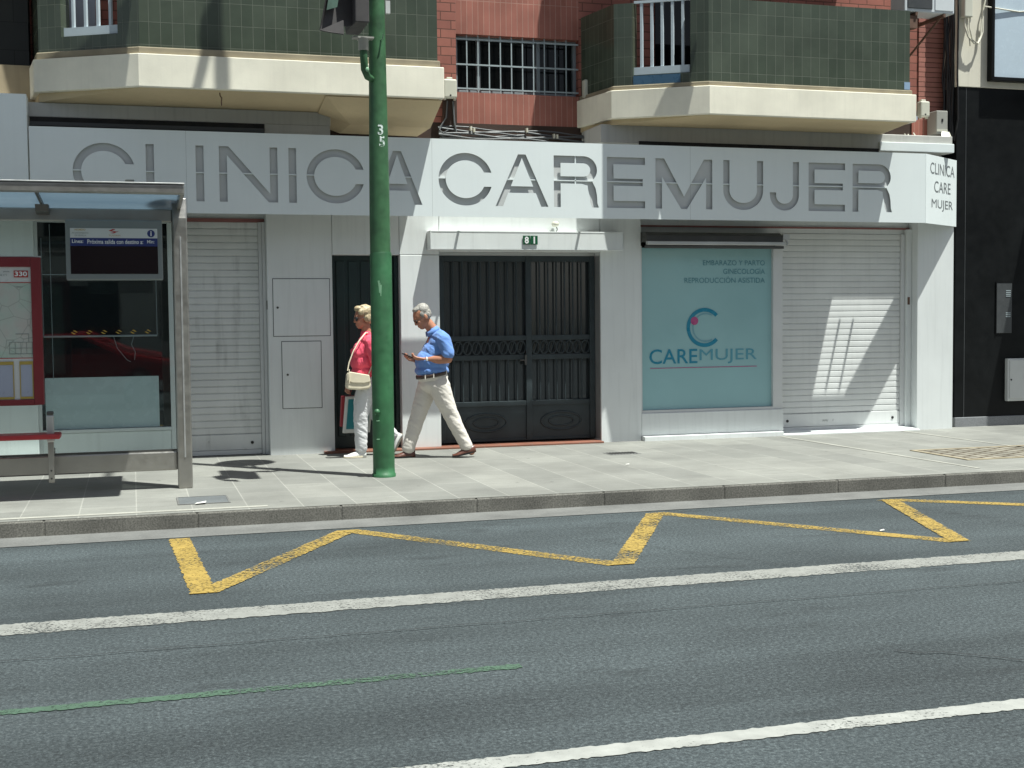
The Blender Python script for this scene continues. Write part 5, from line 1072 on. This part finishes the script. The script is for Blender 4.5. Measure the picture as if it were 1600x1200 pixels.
# shopping bags in her far hand
def carrier(name, label, x0,x1,y0,y1,z0,z1, mat, inner=None, lean=0.0):
    t = thing(name, ((x0+x1)/2,(y0+y1)/2,z0), label, 'shopping bag', 'carrier bags in the woman\'s hand')
    m = MB(); m.yprism([(x0,z0),(x1,z0),(x1+lean,z1),(x0+lean,z1)], y0, y1); m.build('bag_body', mat, t, 0.006)
    if inner: MB().yprism([(x0+0.028+lean*0.1,z0+0.045),(x1-0.028+lean*0.1,z0+0.045),(x1-0.028+lean*0.9,z1-0.03),(x0+0.028+lean*0.9,z1-0.03)], y0-0.004, y0-0.0005).build('printed_panel', inner, t)
    xc = (x0+x1)/2+lean; MB().tube([(xc-0.06,y0+0.02,z1-0.01),(xc-0.02,(y0+y1)/2,z1+0.10),(xc+0.02,(y0+y1)/2,z1+0.10),(xc+0.06,y0+0.02,z1-0.01)],0.004,6).build('bag_handle', mat, t); return t
carrier('shopping_bag', 'white paper carrier bag with a teal printed panel hanging beside her knee', 2.275,2.58,14.45,14.53,0.385,0.80,'bagwhite','teal',0.04)
carrier('shopping_bag', 'plain red carrier bag just behind the teal printed one', 2.262,2.56,14.56,14.64,0.45,0.80,'bagred',None,0.02)

# ------------------------------------------------------------------ across the street (what the shop glass mirrors)
ob = thing('opposite_building', (8,-20,0), 'pale apartment block across the street mirrored in the dark shop glass', 'building')
B(-30,15.6,-24,-20,0,13).build('facade', 'cream2', ob); B(24,46,-24,-20,0,13).build('facade', 'cream2', ob); B(15.6,24,-22,-21.7,0,1.6).build('garden_wall', 'cream2', ob)
for i in range(19):
    for j in range(4):
        x = -27+4*i; z = 1.0+3.1*j
        if 12.5 < x < 24: continue
        B(x,x+(2.6 if j == 0 else 1.5),-20.03,-19.99,z,z+(2.0 if j == 0 else 1.5)).build('window', 'winglass', ob)
B(-30,46,-20,-16.5,-0.02,0.13).build('far_pavement', 'gutter', ob)
car = thing('red_car', (-1.2,-1.9,0), 'red car waiting in the road, mirrored in the shop window behind the bus shelter', 'car')
m = MB(); prof = [(-3.3,0.28),(-3.35,0.75),(-3.2,0.98),(-2.75,1.05),(-2.1,1.44),(-0.9,1.46),(-0.1,1.08),(0.75,0.92),(0.95,0.70),(0.93,0.30)]
m.yprism(prof, -2.75, -1.05); m.build('body', 'carred', car, 0.10)
m = MB(); m.yprism([(-2.55,1.07),(-2.02,1.37),(-1.55,1.38),(-1.55,1.07)], -1.06,-1.035); m.yprism([(-1.48,1.07),(-1.48,1.38),(-0.95,1.38),(-0.32,1.07)], -1.06,-1.035); m.build('side_window', 'winglass', car)
for x in (-2.55, 0.12):
    for y in (-1.10,-2.70):
        m = MB(); m.tube([(x,y-0.11,0.31),(x,y+0.11,0.31)],0.31,24); w = m.build('wheel', 'blackplain', car); MB().tube([(x,y-0.115,0.31),(x,y+0.115,0.31)],0.19,16).build('rim', 'alu', w)
B(0.70,0.90,-1.35,-1.02,0.66,0.82).build('headlight', 'acwhite', car, 0.04)
